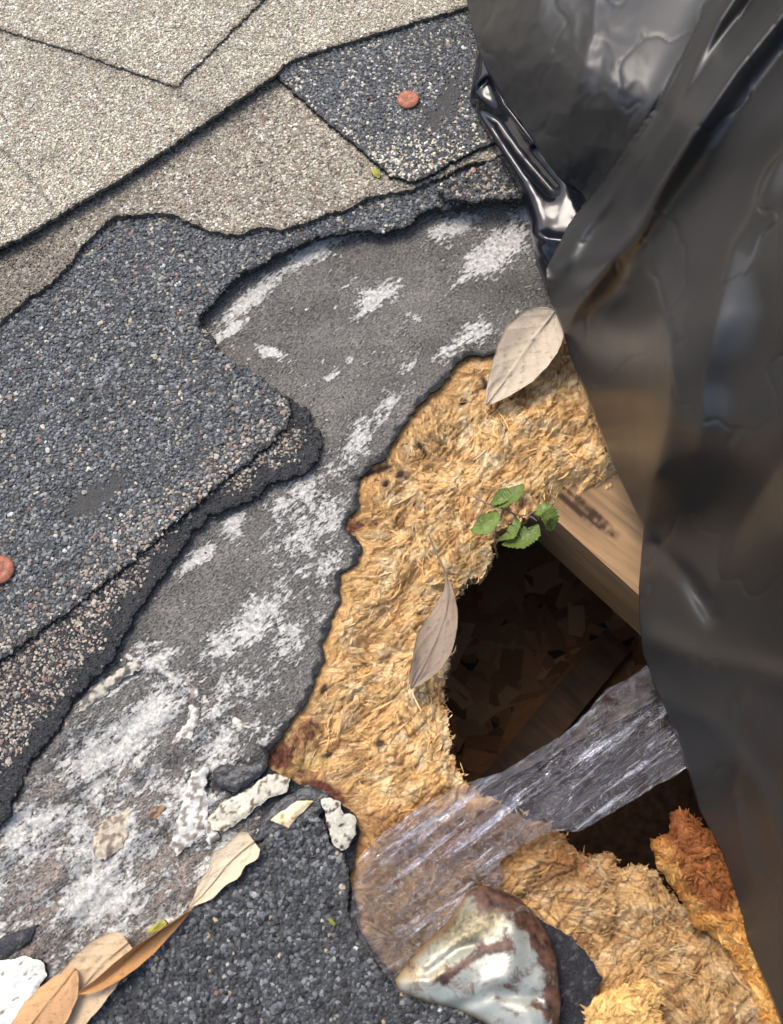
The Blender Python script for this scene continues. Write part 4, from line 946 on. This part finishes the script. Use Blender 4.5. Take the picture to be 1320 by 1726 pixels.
tag(mb.build('clear_tape', [M_TAPE]), 'wrinkled clear plastic tape stretched from the rusted metal across the hole', 'tape')

# ------------------------------------------------------------------ black plastic sheet
def tps(pts):
    p = np.array(pts, float); X = p[:, :2]/400; z = p[:, 2]
    d = np.linalg.norm(X[:, None]-X[None], axis=-1); K = np.where(d > 0, d*d*np.log(d+1e-12), 0)+np.eye(len(p))*1e-4
    Pm = np.concatenate([np.ones((len(p), 1)), X], 1)
    A_ = np.block([[K, Pm], [Pm.T, np.zeros((3, 3))]]); w_ = np.linalg.solve(A_, np.concatenate([z, [0, 0, 0]]))
    def f(px, py):
        x = px/400; y = py/400; r = w_[-3]+w_[-2]*x+w_[-1]*y
        for i in range(len(p)):
            dd = (x-X[i, 0])**2+(y-X[i, 1])**2; r = r+w_[i]*.5*dd*np.log(dd+1e-12)
        return r
    return f
def offline(px, py, pts):
    """signed distance to an open polyline, positive to the right of its direction"""
    best = np.full(px.shape, 1e9); sg = np.zeros(px.shape)
    for (ax, ay), (bx, by) in zip(pts[:-1], pts[1:]):
        ex, ey = bx-ax, by-ay
        t = np.clip(((px-ax)*ex+(py-ay)*ey)/(ex*ex+ey*ey), 0, 1)
        d = np.hypot(px-ax-t*ex, py-ay-t*ey); cr = ex*(py-ay)-ey*(px-ax)
        k = d < best; best = np.where(k, d, best); sg = np.where(k, np.sign(cr), sg)
    return best*sg
TL = [(700,-400),(760,-120),(787,0),(801,62),(824,120),(853,167),(878,196),(907,242),(937,283),(970,312),(985,330),(960,375),(930,425),(921,455),(924,485),(935,515),(948,548),(962,595),(985,650),(1005,700),(1030,768),(1060,830),(1086,885),(1082,930),(1078,985),(1079,1040),(1086,1100),(1110,1165),(1142,1232),(1162,1300),(1182,1365),(1222,1440),(1240,1500),(1260,1585),(1296,1665),(1325,1740),(1380,1900)]
TPOLY = TL+[(1900,1900),(1900,-400)]
RA = [(1330,-200),(1190,20),(1105,185),(1020,300),(960,375),(922,450)]      # overlap edge of the rolled fold
RB = [(1500,-260),(1320,22),(1240,120),(1170,222),(1110,320),(1075,390),(1030,440),(950,548)]
CTRL = [(787,0,.034),(824,120,.036),(878,196,.038),(937,283,.040),(985,330,.042),(921,455,.030),(948,548,.014),(985,650,.012),(1030,768,.012),(1086,885,.014),(1078,985,.022),(1086,1100,.022),(1142,1232,.018),(1182,1365,.014),(1240,1500,.012),(1296,1665,.010),
        (700,-400,.02),(1380,1900,.01),
        (900,0,.072),(950,120,.080),(1000,220,.080),(1060,60,.100),(1100,-200,.09),(1105,185,.110),(1010,380,.05),(1060,500,.065),(1120,520,.112),(1130,620,.118),(1040,620,.050),(1070,720,.058),(1128,700,.108),(1105,800,.072),(1180,300,.125),(1180,450,.132),(1320,20,.15),(1320,300,.165),(1320,600,.16),(1200,650,.134),(1320,900,.135),(1200,850,.085),(1150,950,.055),(1200,1050,.07),(1320,1150,.11),(1180,1200,.045),(1320,1350,.075),(1240,1350,.04),(1320,1500,.045),(1330,1620,.03),
        (1500,0,.19),(1500,500,.20),(1500,1000,.17),(1500,1500,.09),(1900,-400,.2),(1900,700,.22),(1900,1900,.08),(1300,-400,.15)]
ft = tps(CTRL)
def tarp_h(px, py):
    h = ft(px, py)
    da = offline(px, py, RA); lim = sstep(520, 430, py)
    h = h-.016*(1-sstep(-26, -2, -da))*0
    h = h+.018*sstep(0, 34, -da)*np.exp(-np.clip(-da, 0, 400)/150)*lim     # roll of the fold in front of the flap behind
    h = h-.010*np.exp(-(np.clip(da, 0, 400)/60)**2)*(da > 0)*lim
    db = offline(px, py, RB)
    h = h+.015*np.exp(-(np.abs(db)/26)**1.6)*sstep(600, 480, py)-.010*np.exp(-((db-50)/28)**2)*sstep(560, 450, py)
    # vertical soft fold on the right panel, then slanting down
    dv = linesd(px, py, [(1105,470),(1130,560),(1132,640),(1122,720),(1104,800),(1086,885)])
    h = h+.007*np.exp(-(dv/26)**1.6)
    d2 = linesd(px, py, [(1095,1075),(1170,1110),(1260,1128),(1330,1150)]); h = h+.005*np.exp(-(d2/26)**2)
    d3 = linesd(px, py, [(1110,920),(1160,975),(1200,1040)]); h = h-.005*np.exp(-(d3/14)**2)
    d4 = linesd(px, py, [(1120,1180),(1200,1220),(1280,1330),(1330,1450)]); h = h+.004*np.exp(-(d4/22)**2)
    for L_, a_, w__ in (([(1330,240),(1230,420),(1190,620),(1180,760)], .006, 34), ([(1260,-60),(1150,100),(1060,250)], .005, 22), ([(1010,-40),(1000,60),(960,190)], .004, 20), ([(1330,760),(1240,900),(1200,1010)], -.005, 26), ([(1250,1180),(1235,1330),(1265,1470)], .004, 18)):
        h = h+.75*a_*np.exp(-(linesd(px, py, L_)/w__)**1.5)
    h = h+.0022*fbm(px/220, py/320, 2, 61)
    cre = np.exp(-np.abs(fbm(px/150+py/400, py/240-px/500, 3, 63))/.022); h = h-.0007*cre
    k = sstep(1120, 1020, px)*sstep(400, 250, py)
    h = h-.0015*np.abs(fbm(px/75+py/200, py/110-px/300, 3, 65))*k-.0005*np.abs(fbm(px/35, py/45, 2, 67))*k
    return h
def tarp_mesh(mb, poly, hf, step, hem=(.010, -.012), jag=0, lo=-400, hi=1900, thick=.0004):
    x0, y0 = np.min(poly, 0)-step; x1, y1 = np.max(poly, 0)+step
    X, Y = np.meshgrid(np.arange(x0, x1+step, step), np.arange(y0, y1+step, step))
    S = polysd(X, Y, poly)+jag*fbm(X/40, Y/40, 2, 3)
    gy, gx = np.gradient(S, step); gl = np.hypot(gx, gy)+1e-6
    keep = np.maximum(np.maximum(S[:-1, :-1], S[1:, :-1]), np.maximum(S[:-1, 1:], S[1:, 1:])) > 0
    mv = np.clip(-S/gl, 0, step*1.3)*(S < 0); X2 = X+gx/gl*mv; Y2 = Y+gy/gl*mv
    idx = np.arange(X.size).reshape(X.shape)
    q = np.stack([idx[:-1, :-1][keep], idx[:-1, 1:][keep], idx[1:, 1:][keep], idx[1:, :-1][keep]], -1)
    used = np.unique(q); rm = -np.ones(X.size, int); rm[used] = np.arange(len(used)); q = rm[q]
    xs = X2.ravel()[used]; ys = Y2.ravel()[used]; ss = np.maximum(S.ravel()[used], 0)
    gxs = (gx/gl).ravel()[used]; gys = (gy/gl).ravel()[used]
    h = hf(xs, ys)
    v = P(xs, ys, h)
    e = np.concatenate([q[:, [0, 1]], q[:, [1, 2]], q[:, [2, 3]], q[:, [3, 0]]])
    kk = np.sort(e, 1)@np.array([len(used), 1]); u, inv, cnt = np.unique(kk, return_inverse=True, return_counts=True)
    be = e[cnt[inv] == 1]; bi = np.unique(be); nb = len(bi); r2 = -np.ones(len(used), int); r2[bi] = np.arange(nb)
    mb.add(v, q[:, ::-1], (.012,.012,.012), 0, True)
    inw = np.stack([gxs[bi], -gys[bi], np.zeros(nb)], -1)
    ring = [v[bi]]; K = 5
    for k in range(1, K+1):                    # the edge turns under itself in a soft hem
        a_ = math.pi*.5*k/K
        ring.append(v[bi]+inw*hem[0]*(1-math.cos(a_))+np.array([0, 0, hem[1]*math.sin(a_)]))
    V = np.concatenate(ring); V[:, 2] = np.maximum(V[:, 2], -.004)
    a0 = r2[be[:, 0]]; b0 = r2[be[:, 1]]
    f = np.concatenate([np.stack([a0+k*nb, b0+k*nb, b0+(k+1)*nb, a0+(k+1)*nb], -1) for k in range(K)])
    mb.add(V, f, (.012,.012,.012), 0, True)
tarp = empty('plastic_sheet', P(1100, 800, .02)); tag(tarp, 'creased black plastic sheet hanging over the right side of the roof and hole', 'plastic sheet')
mb = MB(); tarp_mesh(mb, TPOLY, tarp_h, 3.4); mb.build('draped_panel', [M_TARP], tarp)
# turned-back flap below it, shiny side out
FL = [(806,64),(801,110),(791,167),(805,195),(824,229),(848,270),(872,312),(888,350),(895,375),(896,400),(904,440),(922,490),(938,524),(985,500),(1100,330),(960,180),(860,60)]
def flap_h(px, py):
    e_ = polysd(px, py, FL)
    h = .0165+.0105*np.sqrt(np.clip(1-np.clip(1-e_/26, 0, 1)**2, 0, 1))+.004*sstep(20, 90, e_)-.014*sstep(415, 500, py)
    d1 = offline(px, py, [(785,172),(812,140),(826,128)]); h = h+.004*sstep(4, -8, d1)
    d2 = linesd(px, py, [(800,176),(838,205),(880,262),(930,320)]); h = h-.0045*np.exp(-(d2/12)**2)
    d3 = linesd(px, py, [(830,128),(850,175),(900,240)]); h = h+.004*np.exp(-(d3/8)**2)
    d4 = linesd(px, py, [(893,392),(925,402),(965,408)]); h = h+.0025*np.exp(-(d4/9)**2)
    return h+.0006*fbm(px/60, py/60, 3, 71)
mb = MB(); tarp_mesh(mb, FL, flap_h, 3, (.003, -.005)); mb.build('folded_flap', [M_FLAP], tarp)
